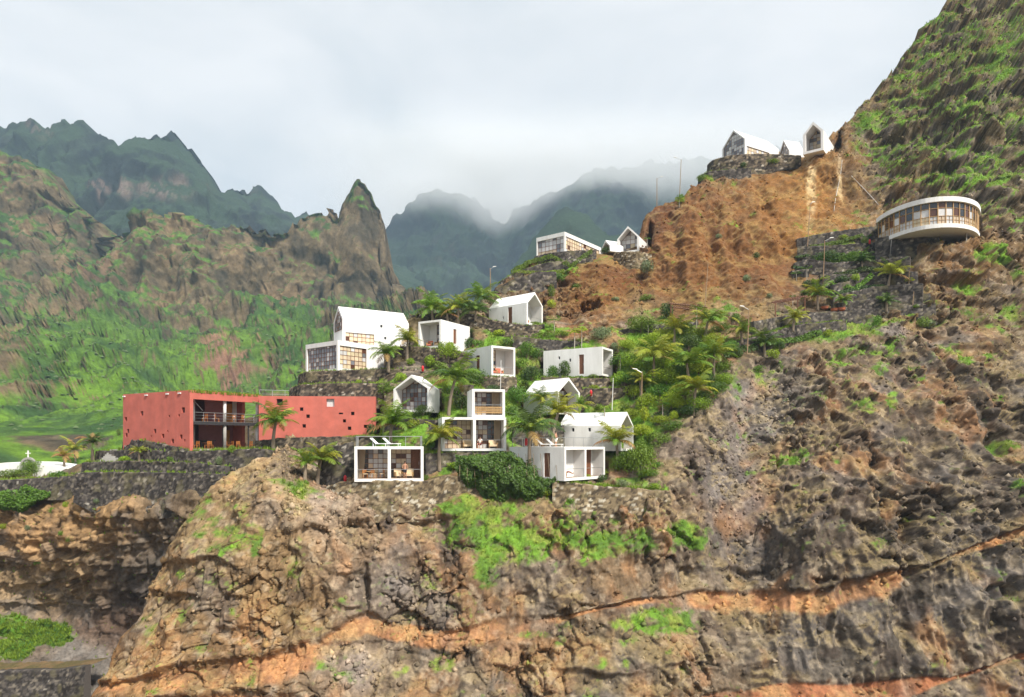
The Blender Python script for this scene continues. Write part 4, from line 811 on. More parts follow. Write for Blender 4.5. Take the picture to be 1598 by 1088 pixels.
def f_lower(o, q, t, y):
    m = q.w / 2; z1 = q.h - t
    window(o, [(t, t), (m - .16, t), (m - .16, z1), (t, z1)], (0, y, 0), 0, .52, WARM)
    window(o, [(m + .16, t), (q.w - t, t), (q.w - t, z1), (m + .16, z1)], (0, y, 0), 0, .52, (('pane_milk', .55), ('pane_cream', .25), ('pane_brown', .2)), dark=[(q.w - 1.9, t, q.w - .9, z1)]); curtain(o, q.w - t - .05, q.w - t - .8, t, z1, y - .15)
    rail(o, [(t, .12, t), (m - .16, .12, t)], .95, 9); rail(o, [(m + .16, .12, t), (q.w - t, .12, t)], .95, 9)
HS['lower'] = house('lower', 'white_house', 'white two-bay house carrying a single cube on its roof', recess=2.1, bays=2, front=f_lower)
def f_upper(o, q, t, y):
    z1 = q.h - t; window(o, [(t, t), (q.w - t, t), (q.w - t, z1), (t, z1)], (0, y, 0), 0, .52, (('pane_milk', .6), ('pane_cream', .3), ('pane_brown', .1)), dark=[(q.w * .55, t, q.w - t, z1)]); curtain(o, q.w - t - .05, q.w - t - .95, t, z1, y - .15)
    mb = MB()
    for k in range(4): mb.box(t, .10, t + .2 + .2 * k, q.w - t, .14, t + .33 + .2 * k)
    mb.build('slatted_parapet', M['pale_wood'], o); rail(o, [(t, .12, t), (q.w - t, .12, t)], 1.15, 9)
H['upper'].zb = H['lower'].ze + 0.004; H['upper'].h = H['upper'].ze - H['upper'].zb
HS['upper'] = house('upper', 'white_cube_house', 'single white cube stacked on top of the two-bay house', recess=1.9, front=f_upper)
HS['barn'] = house('barn', 'white_gabled_house', 'white gabled house turned sideways beside the roof terrace, two small square windows', side=[('hole', 5.9, 6.25, 2.3, 2.72), ('hole', 3.75, 4.1, 2.3, 2.72)], recess=2.5, front=grid(.6, WARM))
HS['facing'] = house('facing', 'white_gabled_house', 'white gabled house facing the sea with a brown pointed window grid', recess=1.8, front=grid(.55, DIM, dark=None))
HS['hidden'] = house('hidden', 'white_gabled_house', 'white gabled house half hidden behind two coconut palms', recess=2.0, front=grid(.55, DIM))
def f_cube(o, q, t, y):
    z1 = q.h - t; MB().box(q.w * .55, y, t, q.w - t, y + .1, z1).build('room_wall', M['white_render'], o)
    window(o, [(t, t), (q.w * .55, t), (q.w * .55, z1), (t, z1)], (0, y - .03, 0), 0, .5, WARM); rail(o, [(t, .12, t), (q.w - t, .12, t)], .95, 9)
HS['cube'] = house('cube', 'white_cube_house', 'white cube house with a patterned sofa and a narrow flank door', side=[('door', 2.9, 3.8, .35, 3.0), ('hole', 4.9, 5.2, 2.3, 2.75)], recess=2.2, front=f_cube)
def f_long(o, q, t, y):
    z1 = q.h - t; MB().box(t, y, t, q.w - t, y + .1, z1).build('room_wall', M['white_render'], o); rail(o, [(t, .12, t), (q.w - t, .12, t)], .95, 9)
    window(o, [(t, t), (1.5, t), (1.5, 2.5), (t, 2.5)], (0, y - .06, 0), 0, .5, DIM)
HS['long'] = house('long', 'white_house', 'low white house with a brown door and two small square windows in its long flank', side=[('door', 2.75, 3.5, .35, 3.05), ('hole', 4.7, 5.0, 2.15, 2.6), ('hole', 6.4, 6.7, 2.6, 3.0)], recess=2.2, front=f_long)
def f_red(o, q, t, y):
    z1 = q.h - t; MB().box(t, y, t, q.w * .42, y + .1, z1).build('room_wall', M['white_render'], o)
    window(o, [(q.w * .42, t), (q.w - t, t), (q.w - t, z1), (q.w * .42, z1)], (0, y - .03, 0), 0, .5, DIM); rail(o, [(t, .12, t), (q.w - t, .12, t)], .95, 9)
HS['red_chair'] = house('red_chair', 'white_cube_house', 'small white cube house with a red chair on its balcony, below the palm cluster', side=[('door', 3.0, 3.8, .9, 3.0)], recess=2.2, front=f_red)
def f_villa(o, q, t, y):
    window(o, [(t + .3, 2.6), (q.w - t - .3, 2.6), (q.w - t - .3, q.h - .2), (q.w / 2, q.hr - .75), (t + .3, q.h - .2)], (0, y - .24, 0), 0, .6, DIM, bar=.06, wood='brown_wood')
    pb = MB().prism([(t, t), (q.w - t, t), (q.w - t, q.h), (q.w / 2, q.hr - .35), (t, q.h)], .07, .22).build('gable_wall', M['white_render'], o)
HS['villa'] = house('villa', 'white_gabled_house', 'big white gabled house with a strip of windows, behind the glazed flat-roofed villa', side=[(.6, .4, 4.7, .45, 2.2), ('hole', 5.6, 5.95, 3.3, 3.7), ('hole', 6.2, 6.55, 1.6, 2.0)], front_glazed=True, front=f_villa)
HS['glass'] = house('glass', 'white_flat_roofed_villa', 'white flat-roofed villa with two faces of gridded glass on the rounded stone wall', side=[(.62, .35, H['glass'].d * .56, .35, 3.4)], front_glazed=True, front=grid(.62, (('pane_milk', .36), ('pane_grey', .64)), wood='brown_wood'), t=.3, roof_t=.6)
def f_high(o, q, t, y):
    MB().prism(poly_front(q, t, 0), y, y + .1).build('room_wall', M['white_render'], o)
    window(o, [(t, t), (1.6, t), (1.6, 2.6), (t, 2.6)], (0, y - .06, 0), 0, .5, DIM); rail(o, [(t, .12, t), (q.w - t, .12, t)], .95, 9)
HS['high'] = house('high', 'white_gabled_house', 'upper white gabled house with a brown door beside the palm cluster', side=[('door', 2.9, 3.75, .4, 3.0), ('hole', 4.6, 4.85, 1.3, 1.75)], recess=2.2, front=f_high)
HS['knoll'] = house('knoll', 'white_flat_roofed_pavilion', 'flat-roofed white pavilion with gridded glass walls on the knoll', side=[(.85, .4, H['knoll'].d * .95, .3, 3.3)], front_glazed=True, front=grid(.85, COOL, wood='brown_wood'), t=.25, roof_t=.75)
HS['link'] = house('link', 'white_gabled_annex', 'low white gabled link between the pavilion and the gabled house on the knoll', recess=.8, front=grid(.9, DIM), t=.35)
HS['peak'] = house('peak', 'white_gabled_house', 'white gabled house with a pointed window grid on the knoll', recess=1.6, front=grid(.8, COOL), t=.35)
HS['summit'] = house('summit', 'white_gabled_house', 'largest white gabled house at the summit with a fully glazed gable', side=[(.9, .6, H['summit'].d * .72, .3, 2.9)], front_glazed=True, front=grid(.8, (('pane_milk', .55), ('pane_grey', .45))), t=.35)
HS['annex'] = house('annex', 'white_gabled_annex', 'small low white gabled annex between the two larger summit houses', front_glazed=True, front=grid(.7, (('pane_milk', .4), ('pane_grey', .6))), t=.2)
HS['tower'] = house('tower', 'white_gabled_house', 'white gabled house jutting over the brown slope next to the dark mountainside', side=[('hole', 2.6, 2.9, 3.3, 3.8), ('hole', 1.0, 1.25, 3.2, 3.6)], recess=3.4, front=grid(.8, (('pane_cream', .4), ('pane_milk', .25), ('pane_grey', .35))), t=.55)

# ---- the curved white building on its rock
def curved():
    o = empty('curved_white_building', P(1450, 356, 112)); tag(o, 'long curved white building with a band of timber-framed glass above a rock', 'building', None, 'thing'); base = Vector(o.location)
    zt, zb = 383 / F * 108.0, 334 / F * 108.0
    key = [(1371, 118.5), (1384, 115.4), (1404, 112.4), (1430, 109.8), (1456, 108.4), (1480, 108), (1500, 108.4), (1515, 109.5), (1524, 111.2), (1527, 113.5)]
    K = [Vector(((x - CX) / F * y, y, 0)) for x, y in key]; L = [0]
    for a, b in zip(K[:-1], K[1:]): L.append(L[-1] + (b - a).length)
    n = 40; xs = np.interp(np.linspace(0, L[-1], n + 1), L, [k.x for k in K]); ys = np.interp(np.linspace(0, L[-1], n + 1), L, [k.y for k in K])
    for arr in (xs, ys): arr[1:-1] = np.convolve(np.pad(arr, 2, mode='edge'), np.ones(5) / 5, 'valid')[1:-1]
    S = [Vector((x, y, 0)) for x, y in zip(xs, ys)]
    bk = [S[-1] + Vector((-1.0, 9, 0)), S[0] + Vector((5, 9, 0))]; C = sum(S, Vector()) / len(S) + Vector((0, 4, 0))
    def slab(nm, z0, z1, grow):
        ring = [s + (s - C).normalized() * grow for s in S] + bk; k = len(ring)
        MB().add([(p.x, p.y, z0) for p in ring] + [(p.x, p.y, z1) for p in ring], [tuple(range(k))[::-1], tuple(range(k, 2 * k))] + [(i, (i + 1) % k, k + (i + 1) % k, k + i) for i in range(k)]).build(nm, M['white_render'], o).location = -base
    slab('roof', zt - .75, zt, .35); slab('floor_slab', zb + .1, zb + .75, .2)
    gz0, gz1 = zb + .75, zt - .75; hgt = gz1 - gz0; wn = empty('glazing', (0, 0, 0)); wn.parent = o
    mb = MB(); lv = [gz0, gz0 + hgt * .36, gz0 + hgt * .72, gz1]
    ps = S[::2]
    for a in ps: mb.box(a.x - .06, a.y - .06, gz0, a.x + .06, a.y + .06, gz1)
    for a, b in zip(ps[:-1], ps[1:]):
        for z in lv[1:3]: mb.bar((a.x, a.y, z), (b.x, b.y, z), .05, 4)
        m_ = (a + b) / 2; mb.bar((m_.x, m_.y, gz0), (m_.x, m_.y, lv[1]), .035, 4); mb.bar((a.x, a.y, (lv[0] + lv[1]) / 2), (b.x, b.y, (lv[0] + lv[1]) / 2), .03, 4)
    fr = mb.build('window_frame', M['pale_wood'], o); fr.location = -base
    bpy.data.objects.remove(wn)
    for i, (a, b) in enumerate(zip(ps[:-1], ps[1:])):
        ins = (C - (a + b) / 2).normalized() * .05
        for k in range(3):
            mn = 'pane_milk' if k == 0 else (('pane_glass', 'pane_brown')[random.random() < .45] if k == 2 else random.choice(['pane_glass', 'pane_milk', 'pane_brown', 'pane_glass']))
            if k == 0 and random.random() < .2: mn = 'pane_cream'
            e_ = (b - a).normalized() * .06
            MB().add([a + e_ + ins + Vector((0, 0, lv[k] + .05)), b - e_ + ins + Vector((0, 0, lv[k] + .05)), b - e_ + ins + Vector((0, 0, lv[k + 1] - .05)), a + e_ + ins + Vector((0, 0, lv[k + 1] - .05))], [(0, 1, 2, 3)]).build('pane', M[mn], fr)
    MB().bar(P(1508, 392, 110.5) - base, Vector((P(1508, 362, 110.5).x, 110.5, zb)) - base, .10, 8).build('pillar', M['grey_concrete'], o)
    return o
curved()

# ---- the red building
def red():
    q = H['red']; t = .45; w_, d_, h_ = q.w, q.d, q.h; o = empty('red_building', (q.a.x, q.a.y, q.zb), q.rz); tag(o, 'red rough-plastered building with an open two-storey terrace and white columns', 'building', None, 'thing')
    def sq(s, z, a): return (s - a / 2, z - a / 2, s + a / 2, z + a / 2)
    # flank: s measured back from the corner (0) to the far end (d_), z up
    hl = [sq(.09 * d_, 4.55, .62), sq(.12 * d_, 1.45, .5), sq(.07 * d_, 1.0, .28), sq(.15 * d_, 3.95, .3), sq(.29 * d_, 3.9, .28), sq(.24 * d_, .95, .5), sq(.38 * d_, 1.55, .5), sq(.31 * d_, 2.1, .26), sq(.50 * d_, 2.15, .5), sq(.55 * d_, 1.5, .24),
          sq(.70 * d_, 4.35, .55), sq(.92 * d_, 2.2, .5), sq(.955 * d_, 3.7, .5), sq(.945 * d_, 1.7, .5)]
    mb = MB(); panel(mb, (0, 0, -1.2), (0, 1, 0), (0, 0, 1), (1, 0, 0), d_, h_ + 1.2, t, [(a, b + 1.2, c, e + 1.2) for a, b, c, e in hl])
    mb.box(t, d_ - t, -1.2, w_, d_, h_ - .003); mb.box(w_ - t, 3.2, -1.2, w_ - .003, d_ - t, h_ - .01); mb.build('wall', M['red_render'], o)
    MB().box(t + .003, 0, h_ - 1.0, w_, .45, h_ - .004).box(t + .003, .45, h_ - .5, w_ - .003, d_ - t - .003, h_ - .2).build('roof', M['red_render'], o)
    for a, b, c, e in hl: MB().box(t * .6, a, b, t * .65, c, e).build('pane_or_hole_shade', M['hole_shade'], o)  # dark sheets standing in for the shade inside the open holes
    zf = 3.15; MB().box(t + .01, .3, zf, w_ + .6, d_ - t, zf + .12).build('upper_floor', M['grey_concrete'], o)
    MB().box(t + .01, .15, zf - .28, w_ + .7, .3, zf + .10).build('floor_beam', M['dark_steel'], o)
    MB().box(t + .01, -.5, -.6, w_ + 1.0, d_ - t, 0).build('terrace_floor', M['grey_concrete'], o)
    for x, y in ((2.2, 2.6), (5.0, .5), (w_ - .25, .5)):
        MB().lathe([(.2, zf + .12), (.2, h_ - .5)], 14, (x, y, 0)).build('column', M['white_render'], o, True); MB().lathe([(.2, 0), (.2, zf - .0)], 14, (x, y, 0)).build('column', M['grey_concrete'] if x < 9 else M['white_render'], o, True)
    MB().box(8.3, .35, 0, 8.42, .47, zf).build('post', M['dark_steel'], o)
    # rooms at the back of both storeys
    MB().box(t, 5.6, zf + .12, 3.4, 5.7, h_ - .5).build('room_wall', M['white_render'], o); MB().box(3.4, 5.6, zf + .12, 3.9, 5.75, h_ - .5).build('room_wall', M['orange_wood'], o)
    MB().box(4.9, 4.2, zf + .12, 7.6, 4.35, h_ - .5).build('room_wall', M['purple_render'], o); door(o, 1.1, 2.5, (7.7, 4.15, zf + .12), 0, 'yellow_wood'); MB().box(8.9, 4.2, zf + .12, w_ - .5, 4.3, h_ - .5).build('room_wall', M['white_render'], o)
    MB().box(t, 6.0, 0, 4.6, 6.1, zf).build('room_wall', M['white_render'], o); MB().box(4.6, 5.0, 0, 7.9, 5.1, zf).build('room_wall', M['purple_render'], o); MB().box(7.55, 6.3, zf + .12, w_ + .3, 6.4, h_ - .5).build('room_wall', M['white_render'], o); door(o, 1.0, 2.4, (8.0, 4.9, 0), 0, 'yellow_wood'); MB().box(9.1, 5.0, 0, w_ - .5, 5.1, zf).build('room_wall', M['purple_render'], o)
    MB().box(t, 6.6, zf + .12, w_ - .5, 6.7, h_ - .5).build('room_wall', M['purple_render'], o); MB().box(t, 6.6, 0, w_ - .5, 6.7, zf).build('room_wall', M['purple_render'], o)
    MB().box(t, 3.6, .95, 6.0, 4.2, 1.05).box(.7, 3.8, 0, 5.8, 4.0, .95).build('bar_counter', M['dark_steel'], o)
    rail(o, [(t + .1, .25, zf + .12), (w_ + .5, .25, zf + .12), (w_ + .5, 4, zf + .12)], 1.05, 1.5, 2)
    MB().bar((t + .2, .4, h_ - 1.0), (2.1, .6, zf + 1.4), .025, 5).build('stay_cable', M['steel'], o)
    for s in (.12, .3, .62, .98):
        z = h_ - .35; MB().box(-.14, s * d_ * .98, z, 0, s * d_ * .98 + .5, z + .14).build('wall_lamp', M['white_render'], o)
    k = MB()
    for i in range(9): x = 1.0 + i * 1.0; k.lathe([(.02, -.14), (.11, -.12), (.06, 0), (.02, .05)], 8, (x, 1.1, zf - .33))
    k.build('hanging_lamp_string', M['orange_wood'], o)
    return o
RED = red()
def redwall():
    q = H['redwall']; o = empty('red_annex', (q.a.x, q.a.y, q.zb), q.rz); tag(o, 'long closed red block with scattered square holes, joined to the red building', 'building', None, 'thing'); w_, h_ = q.w, q.h
    U = lambda px: (px - 404) / 182 * w_; Z = lambda py: (681 - py) / 62 * h_
    hs = [(436, 628, .38), (515, 629, .5), (470, 639, .22), (480, 650, .22), (474, 665, .22), (529, 645.5, .2), (533.5, 645.5, .2), (550, 645.5, .22), (537, 657, .2), (545, 668.5, .22), (570, 665.5, .2)]
    hl = [(U(x) - a / 1.0, Z(y) - a / 1.0, U(x) + a / 1.0, Z(y) + a / 1.0) for x, y, a in hs if x != 529 and x != 533.5] + [(U(528), Z(646.8), U(535), Z(644.2))]
    mb = MB(); panel(mb, (0, 0, -.8), (1, 0, 0), (0, 0, 1), (0, 1, 0), w_, h_ + .8, .45, [(a, b + .8, c, e + .8) for a, b, c, e in hl]); mb.box(0, .45, -.8, .45, 7, h_ - .002); mb.box(w_ - .45, .45, -.8, w_, 7, h_ - .002); mb.build('wall', M['red_render'], o)
    MB().box(.45, .45, h_ - .35, w_ - .45, 7, h_ - .05).build('roof', M['grey_concrete'], o)
    for i, (a, b, c, e) in enumerate(hl): MB().box(a, .3, b, c, .33, e).build('pane_or_hole_shade', M['pane_milk'] if i == 1 else M['hole_shade'], o)  # one milky pane; the rest are dark sheets painting the holes' shade
    return o
REDW = redwall()

# ---- the little church
def church():
    o = empty('white_church', P(46, 742, 96)); tag(o, 'little white church with an arched bell gable and cross behind the bushes', 'church', None, 'thing')
    MB().prism([(-9, -1), (9.0, -1), (9.0, .3), (3.2, 1.35), (0, 1.75), (-3.5, 1.8), (-9, 1.0)], 0, 6).build('wall', M['white_render'], o)
    ring = []
    for k in range(13): a = math.pi * k / 12; ring.append((-1.1 + 1.05 * math.cos(a) + 1.0, 1.5 + 1.05 * math.sin(a)))
    inn = [(x * .72 - .03, 1.5 + (z - 1.5) * .72) for x, z in ring][::-1]
    MB().prism([(.95, .8)] + ring + [(-1.15, .8), (-.84, .8)] + inn + [(.66, .8)], -.25, .1).build('bell_arch', M['grey_concrete'], o)
    MB().box(-.16, -.2, 2.5, -.04, -.05, 3.5).box(-.42, -.21, 3.05, .22, -.04, 3.17).build('cross', M['white_render'], o)
    MB().prism([(-.8, .8), (.62, .8), (.62, 1.6), (-.09, 2.3), (-.8, 1.6)], -.12, 0).build('gable_niche', M['grey_concrete'], o)
church()
# ------------------------------------------------------------------ plants
mat('palm_green', (0.155, 0.25, 0.022), 0.5, 0.15, 2, rand=0.22, trans=0.3)
mat('palm_yellow', (0.30, 0.32, 0.025), 0.5, 0.15, 2, rand=0.22, trans=0.3)
mat('palm_dark', (0.075, 0.14, 0.022), 0.5, 0.15, 2, rand=0.2, trans=0.25)
mat('palm_dry', (0.34, 0.20, 0.07), 0.8, 0.2, 2, rand=0.15, trans=0.2)
mat('palm_bark', (0.24, 0.19, 0.14), 0.9, 0.25, 4, 0.5, 10)
mat('leaf_dark', (0.058, 0.112, 0.018), 0.55, 0.3, 1.5, rand=0.2, trans=0.25)
mat('leaf_mid', (0.125, 0.225, 0.020), 0.55, 0.3, 1.5, rand=0.22, trans=0.3)
mat('leaf_lime', (0.28, 0.39, 0.020), 0.55, 0.3, 1.5, rand=0.22, trans=0.3)
mat('leaf_grey', (0.17, 0.22, 0.10), 0.6, 0.25, 1.5, rand=0.15, trans=0.2)
mat('leaf_creeper', (0.075, 0.145, 0.02), 0.55, 0.4, 1.2, trans=0.3)
mat('stem_bark', (0.20, 0.15, 0.10), 0.9, 0.2, 5)
mat('stem_pale', (0.42, 0.38, 0.32), 0.9, 0.2, 5)
bpy.context.view_layer.update(); DG = bpy.context.evaluated_depsgraph_get()
ROOF = [False]
def hit(px, py):
    ROOF[0] = False
    d = P(px, py, 1.0).normalized(); ok, loc, n, i, ob, mm = scn.ray_cast(DG, Vector((0, 0, 0)), d, distance=3000)
    if not ok or loc.y > 190: return ground(px, py) if px > 300 else (loc.copy() if ok and loc.y < 190 else ground(px, py, 'ravine_slope'))
    r0 = ob.original if getattr(ob, 'original', None) else ob
    while r0.parent: r0 = r0.parent
    if r0.get('category') in ('house', 'building') or (n.z < .25 and r0.get('category') == 'wall'):      # planted on the ground in front of that wall
        k, l2, n2, i2, o2, m2 = scn.ray_cast(DG, loc + Vector((0, -.7, .3)), Vector((0, 0, -1)), distance=12)
        if k:
            while o2.parent: o2 = o2.parent
            ROOF[0] = o2.get('category') in ('house', 'building')
            return l2.copy()
    return loc.copy()
def frond_mesh(name, e0, droop, seed, n=27, L=1.0, wide=0.31, hang=0.5, mt='palm_green'):
    r_ = random.Random(seed); mb = MB(); p = Vector((0, 0, 0)); a = R(e0); pts = [p.copy()]; dirs = []
    for k in range(n):
        dirs.append(Vector((math.cos(a), 0, math.sin(a)))); p = p + dirs[-1] * (L / n); pts.append(p.copy()); a -= R(droop) / n * (0.5 + 1.0 * k / n)
    mb.tube([pts[k] for k in range(0, n + 1, 3)] + [pts[-1]], [0.016 * (1 - .8 * k / n) for k in range(0, n + 1, 3)] + [.003], 4)
    for k in range(2, n + 1):
        s = k / n; ln = wide * (math.sin(math.pi * min(1, .12 + s * .86)) ** .7) * (1.05 - .25 * s); d = dirs[min(k, n - 1)]; upv = Vector((-d.z, 0, d.x))
        for sd in (-1, 1):
            jit = r_.uniform(-.12, .12); out = (Vector((0, sd, 0)) * .8 + d * (.55 + jit) - Vector((0, 0, 1)) * hang * r_.uniform(.6, 1.3) + upv * .2).normalized()
            tip = pts[k] + out * ln * r_.uniform(.85, 1.1) - Vector((0, 0, hang * ln * .35)); mid = pts[k] + out * ln * .5; wv = d * (L / n) * .62
            mb.add([pts[k] - wv * .5, pts[k] + wv * .5, mid + wv * .6, tip, mid - wv * .6], [(0, 1, 2, 4), (4, 2, 3)])
    me = mb.mesh(name); me.materials.append(M[mt]); return me
FR = {}
for mt in ('palm_green', 'palm_yellow', 'palm_dark', 'palm_dry'):
    FR[mt] = [frond_mesh('frond', 74, 70, 1, mt=mt), frond_mesh('frond', 52, 95, 2, mt=mt), frond_mesh('frond', 30, 100, 3, mt=mt), frond_mesh('frond', 6, 80, 4, mt=mt)]
TRK = {}
def trunk_mesh(bend, thick):
    k = (round(bend, 1), round(thick, 2))
    if k not in TRK:
        pts = [(bend * (t * t), 0, t) for t in np.linspace(0, 1, 9)]; TRK[k] = MB().tube(pts, [thick * (1.35 - .6 * t) for t in np.linspace(0, 1, 9)], 7).mesh('trunk', True); TRK[k].materials.append(M['palm_bark'])
    return TRK[k]
def palm(cx, cy, bx, by, r_px, mix, label, nf=19, name='coconut_palm', group='coconut palms of the terraces', seed=None):
    b = hit(bx, by); s = F / b.y; hgt = max(.5, (by - cy) / s); L = r_px / s * 1.22; rr = random.Random(seed or (cx * 7 + cy))
    o = empty(name, b - Vector((0, 0, .15)), rr.uniform(0, 6.3)); tag(o, label, 'palm tree', group, 'thing'); o.rotation_euler.x = rr.uniform(-.07, .07); o.rotation_euler.y = rr.uniform(-.07, .07)
    off = Vector(((cx - bx) / s, 0, 0)); c = Matrix.Rotation(-o.rotation_euler.z, 3, 'Z') @ off
    t = link('trunk', trunk_mesh(off.length / max(hgt, .5) if off.length > .2 else .05, .10), None, o); t.scale = (hgt, hgt, hgt + .15); k_ = 0.22 / (.10 * hgt) * (.6 + .12 * min(hgt, 4))
    t.scale = (max(1e-3, min(hgt, .2 / .1 * .9)), min(hgt, .2 / .1 * .9), hgt + .15)
    sx_ = t.scale[0]; want = off.length; bend = want / sx_ if sx_ else 0; t.data = trunk_mesh(round(bend, 1), .10); t.rotation_euler = (0, 0, math.atan2(c.y, c.x) if off.length > .2 else 0)
    top = Vector((c.x, c.y, hgt + .1))
    for i in range(nf):
        lv = (0, 0, 1, 1, 1, 2, 2, 3)[i * 8 // nf]; mt = mix[0] if rr.random() < .62 else rr.choice(mix)
        if lv == 3 and rr.random() < .35: mt = 'palm_dry'
        f = link('frond', FR[mt][lv], None, o); f.location = top; f.rotation_euler = (rr.uniform(-.18, .18), rr.uniform(-.15, .15), i * 2.39996 + rr.uniform(-.25, .25)); k = L * rr.uniform(.75, 1.15); f.scale = (k, k * rr.uniform(.8, 1.2), k * rr.uniform(.75, 1.15))
    return o
G_, Y_, D_ = 'palm_green', 'palm_yellow', 'palm_dark'
PALMS = [
 (437,655,430,697,38,(G_,D_,Y_),'coconut palm standing against the long red block'),
 (706,592,700,648,46,(G_,G_,D_),'tall dark-stemmed palm just right of the gabled house facing the sea'),
 (616,662,610,694,40,(G_,D_,Y_),'broad coconut palm rising behind the lounger roof'),
 (692,682,686,734,32,(Y_,G_,G_),'drooping yellowish palm in front of the two-bay house with the cube'),
 (829,640,826,698,50,(D_,G_,G_),'large dark palm between the stacked house and the corner house roof'),
 (872,644,862,694,36,(Y_,G_,Y_),'yellow-green palm in front of the half hidden gabled house'),
 (960,688,964,728,32,(Y_,G_,Y_),'small yellowish palm before the sideways gabled house'),
 (502,712,498,752,36,(Y_,G_,Y_),'bushy yellow palm at the flank of the lounger house'),
 (478,722,476,750,26,(G_,Y_,Y_),'smaller yellow palm on the mound left of the lounger house'),
 (604,552,606,580,26,(G_,D_,G_),'palm in front of the white flank of the glazed villa'),
 (636,524,636,556,24,(Y_,G_,G_),'palm beside the big gabled house with the window strip'),
 (676,470,676,492,34,(G_,G_,Y_),'leftmost palm of the cluster above the red-chair cube house'),
 (717,458,716,490,28,(Y_,G_,D_),'tallest, brownish palm in the middle of the upper cluster'),
 (752,466,750,488,30,(G_,G_,Y_),'bright palm at the left end of the upper gabled house'),
 (740,484,742,500,28,(D_,G_,D_),'low dark palm against the upper gabled house'),
 (700,474,700,494,22,(G_,Y_,G_),'small palm between the larger palms of the upper cluster'),
 (817,712,816,738,24,(D_,D_,G_),'low dark palm above the hanging creeper'),
 (1022,556,1020,596,44,(Y_,G_,Y_),'largest yellow palm of the garden, left of its middle'),
 (1078,566,1076,610,36,(G_,Y_,Y_),'upright palm in the middle of the garden'),
 (1118,552,1114,594,36,(G_,G_,Y_),'bright arching palm at the upper end of the garden'),
 (1054,512,1052,534,28,(Y_,Y_,G_),'golden palm below the wider pergola'),
 (1104,500,1100,532,30,(G_,Y_,G_),'green palm right of the wider pergola'),
 (1086,606,1082,648,36,(Y_,Y_,G_),'lowest golden palm at the edge of the grey scree'),
 (1002,594,1000,622,26,(Y_,Y_,G_),'small golden palm at the short garden lamp post'),
 (1160,516,1158,536,24,(G_,Y_,G_),'palm behind the tall garden lamp post'),
 (1190,524,1190,546,26,(D_,G_,G_),'spiky dark palm right of the tall garden lamp post'),
 (1276,460,1276,484,26,(G_,Y_,G_),'fresh green palm right of the narrower pergola'),
 (1240,496,1237,516,22,(Y_,Y_,G_),'golden palm in front of the narrower pergola'),
 (1384,404,1382,426,28,(Y_,G_,D_),'large terrace palm below the curved building'),
 (1345,408,1345,424,20,(D_,G_,D_),'dark palm left of the large terrace palm'),
 (1383,470,1383,486,18,(D_,G_,D_),'low palm on the lava terraces above the pale heap'),
 (1312,466,1314,482,16,(G_,Y_,G_),'little palm behind the clay pots'),
 (116,702,118,722,22,(Y_,G_,'palm_dry'),'half dry palm above the little church bushes'),
 (152,684,150,716,22,(D_,Y_,'palm_dry'),'slim palm by the steps left of the red building'),
 (98,712,100,728,15,('palm_dry',Y_,G_),'stunted brown palm near the little church'),
 (220,700,222,716,13,(Y_,G_,G_),'small palm on the terrace under the red flank'),
 (846,612,842,640,26,(Y_,G_,G_),'young palm at the roof edge of the half hidden gabled house'),
 (905,596,903,622,20,(G_,Y_,Y_),'young palm under the corner of the low white house'),
]
for p_ in PALMS: palm(*p_)

def leaf_ball(name, n, seed, mt, size=0.13, lumps=7, flat=0.8, inner=0.5):
    r_ = np.random.default_rng(seed); cs = r_.normal(size=(lumps, 3)); cs /= np.linalg.norm(cs, axis=1, keepdims=True); cs *= 0.48; cs[:, 2] = np.abs(cs[:, 2]) * .9 - .1; rad = r_.uniform(.38, .6, lumps)
    k = r_.integers(0, lumps, n); d = r_.normal(size=(n, 3)); d /= np.linalg.norm(d, axis=1, keepdims=True); p = cs[k] + d * (rad[k] * r_.uniform(inner, 1.05, n) ** .6)[:, None]
    p[:, 2] = p[:, 2] * flat + .45
    a = d + r_.normal(size=(n, 3)) * .55; a /= np.linalg.norm(a, axis=1, keepdims=True); t1 = np.cross(a, r_.normal(size=(n, 3))); t1 /= np.linalg.norm(t1, axis=1, keepdims=True); t2 = np.cross(a, t1); s = (size * r_.uniform(.6, 1.3, n))[:, None]
    V = np.stack([p - t1 * s * .5, p + t2 * s * .32, p + t1 * s * .6, p - t2 * s * .32], 1).reshape(-1, 3); me = np_mesh(name, V, np.arange(4 * n).reshape(n, 4), smooth=False); me.materials.append(M[mt]); return me
BALL = {mt: [leaf_ball('foliage', 620, 10 + k * 5 + len(mt), mt, .15) for k in range(3)] + [leaf_ball('foliage', 2200, 60 + k, mt, .085, 14) for k in range(2)] for mt in ('leaf_dark', 'leaf_mid', 'leaf_lime', 'leaf_grey')}
STEMS = MB().tube([(0, 0, -.2), (.03, 0, .3), (.0, .05, .7)], [.05, .04, .02], 5).tube([(0, 0, .1), (.2, .1, .5), (.3, .1, .8)], [.03, .025, .01], 4).tube([(0, 0, .1), (-.2, -.1, .5), (-.28, -.15, .75)], [.03, .025, .01], 4).mesh('stem'); STEMS.materials.append(M['stem_bark'])
def shrub(px, py, wpx, hpx, mt, label, group='garden shrubs', big=False, name='shrub'):
    b = hit(px, py)
    if ROOF[0]: return None                                       # nothing grows on a roof
    s = F / b.y; o = empty(name, b - Vector((0, 0, .1)), random.uniform(0, 6.3)); tag(o, label, 'shrub', group, 'thing')
    w_, h_ = wpx / s / 1.9, hpx / s / 1.25
    f = link('foliage', random.choice(BALL[mt][3:] if big or wpx > 34 else BALL[mt][:3]), None, o); f.scale = (w_, w_, h_)
    g = link('stem', STEMS, None, o); g.scale = (w_, w_, h_); return o
LD, LM, LL, LG = 'leaf_dark', 'leaf_mid', 'leaf_lime', 'leaf_grey'
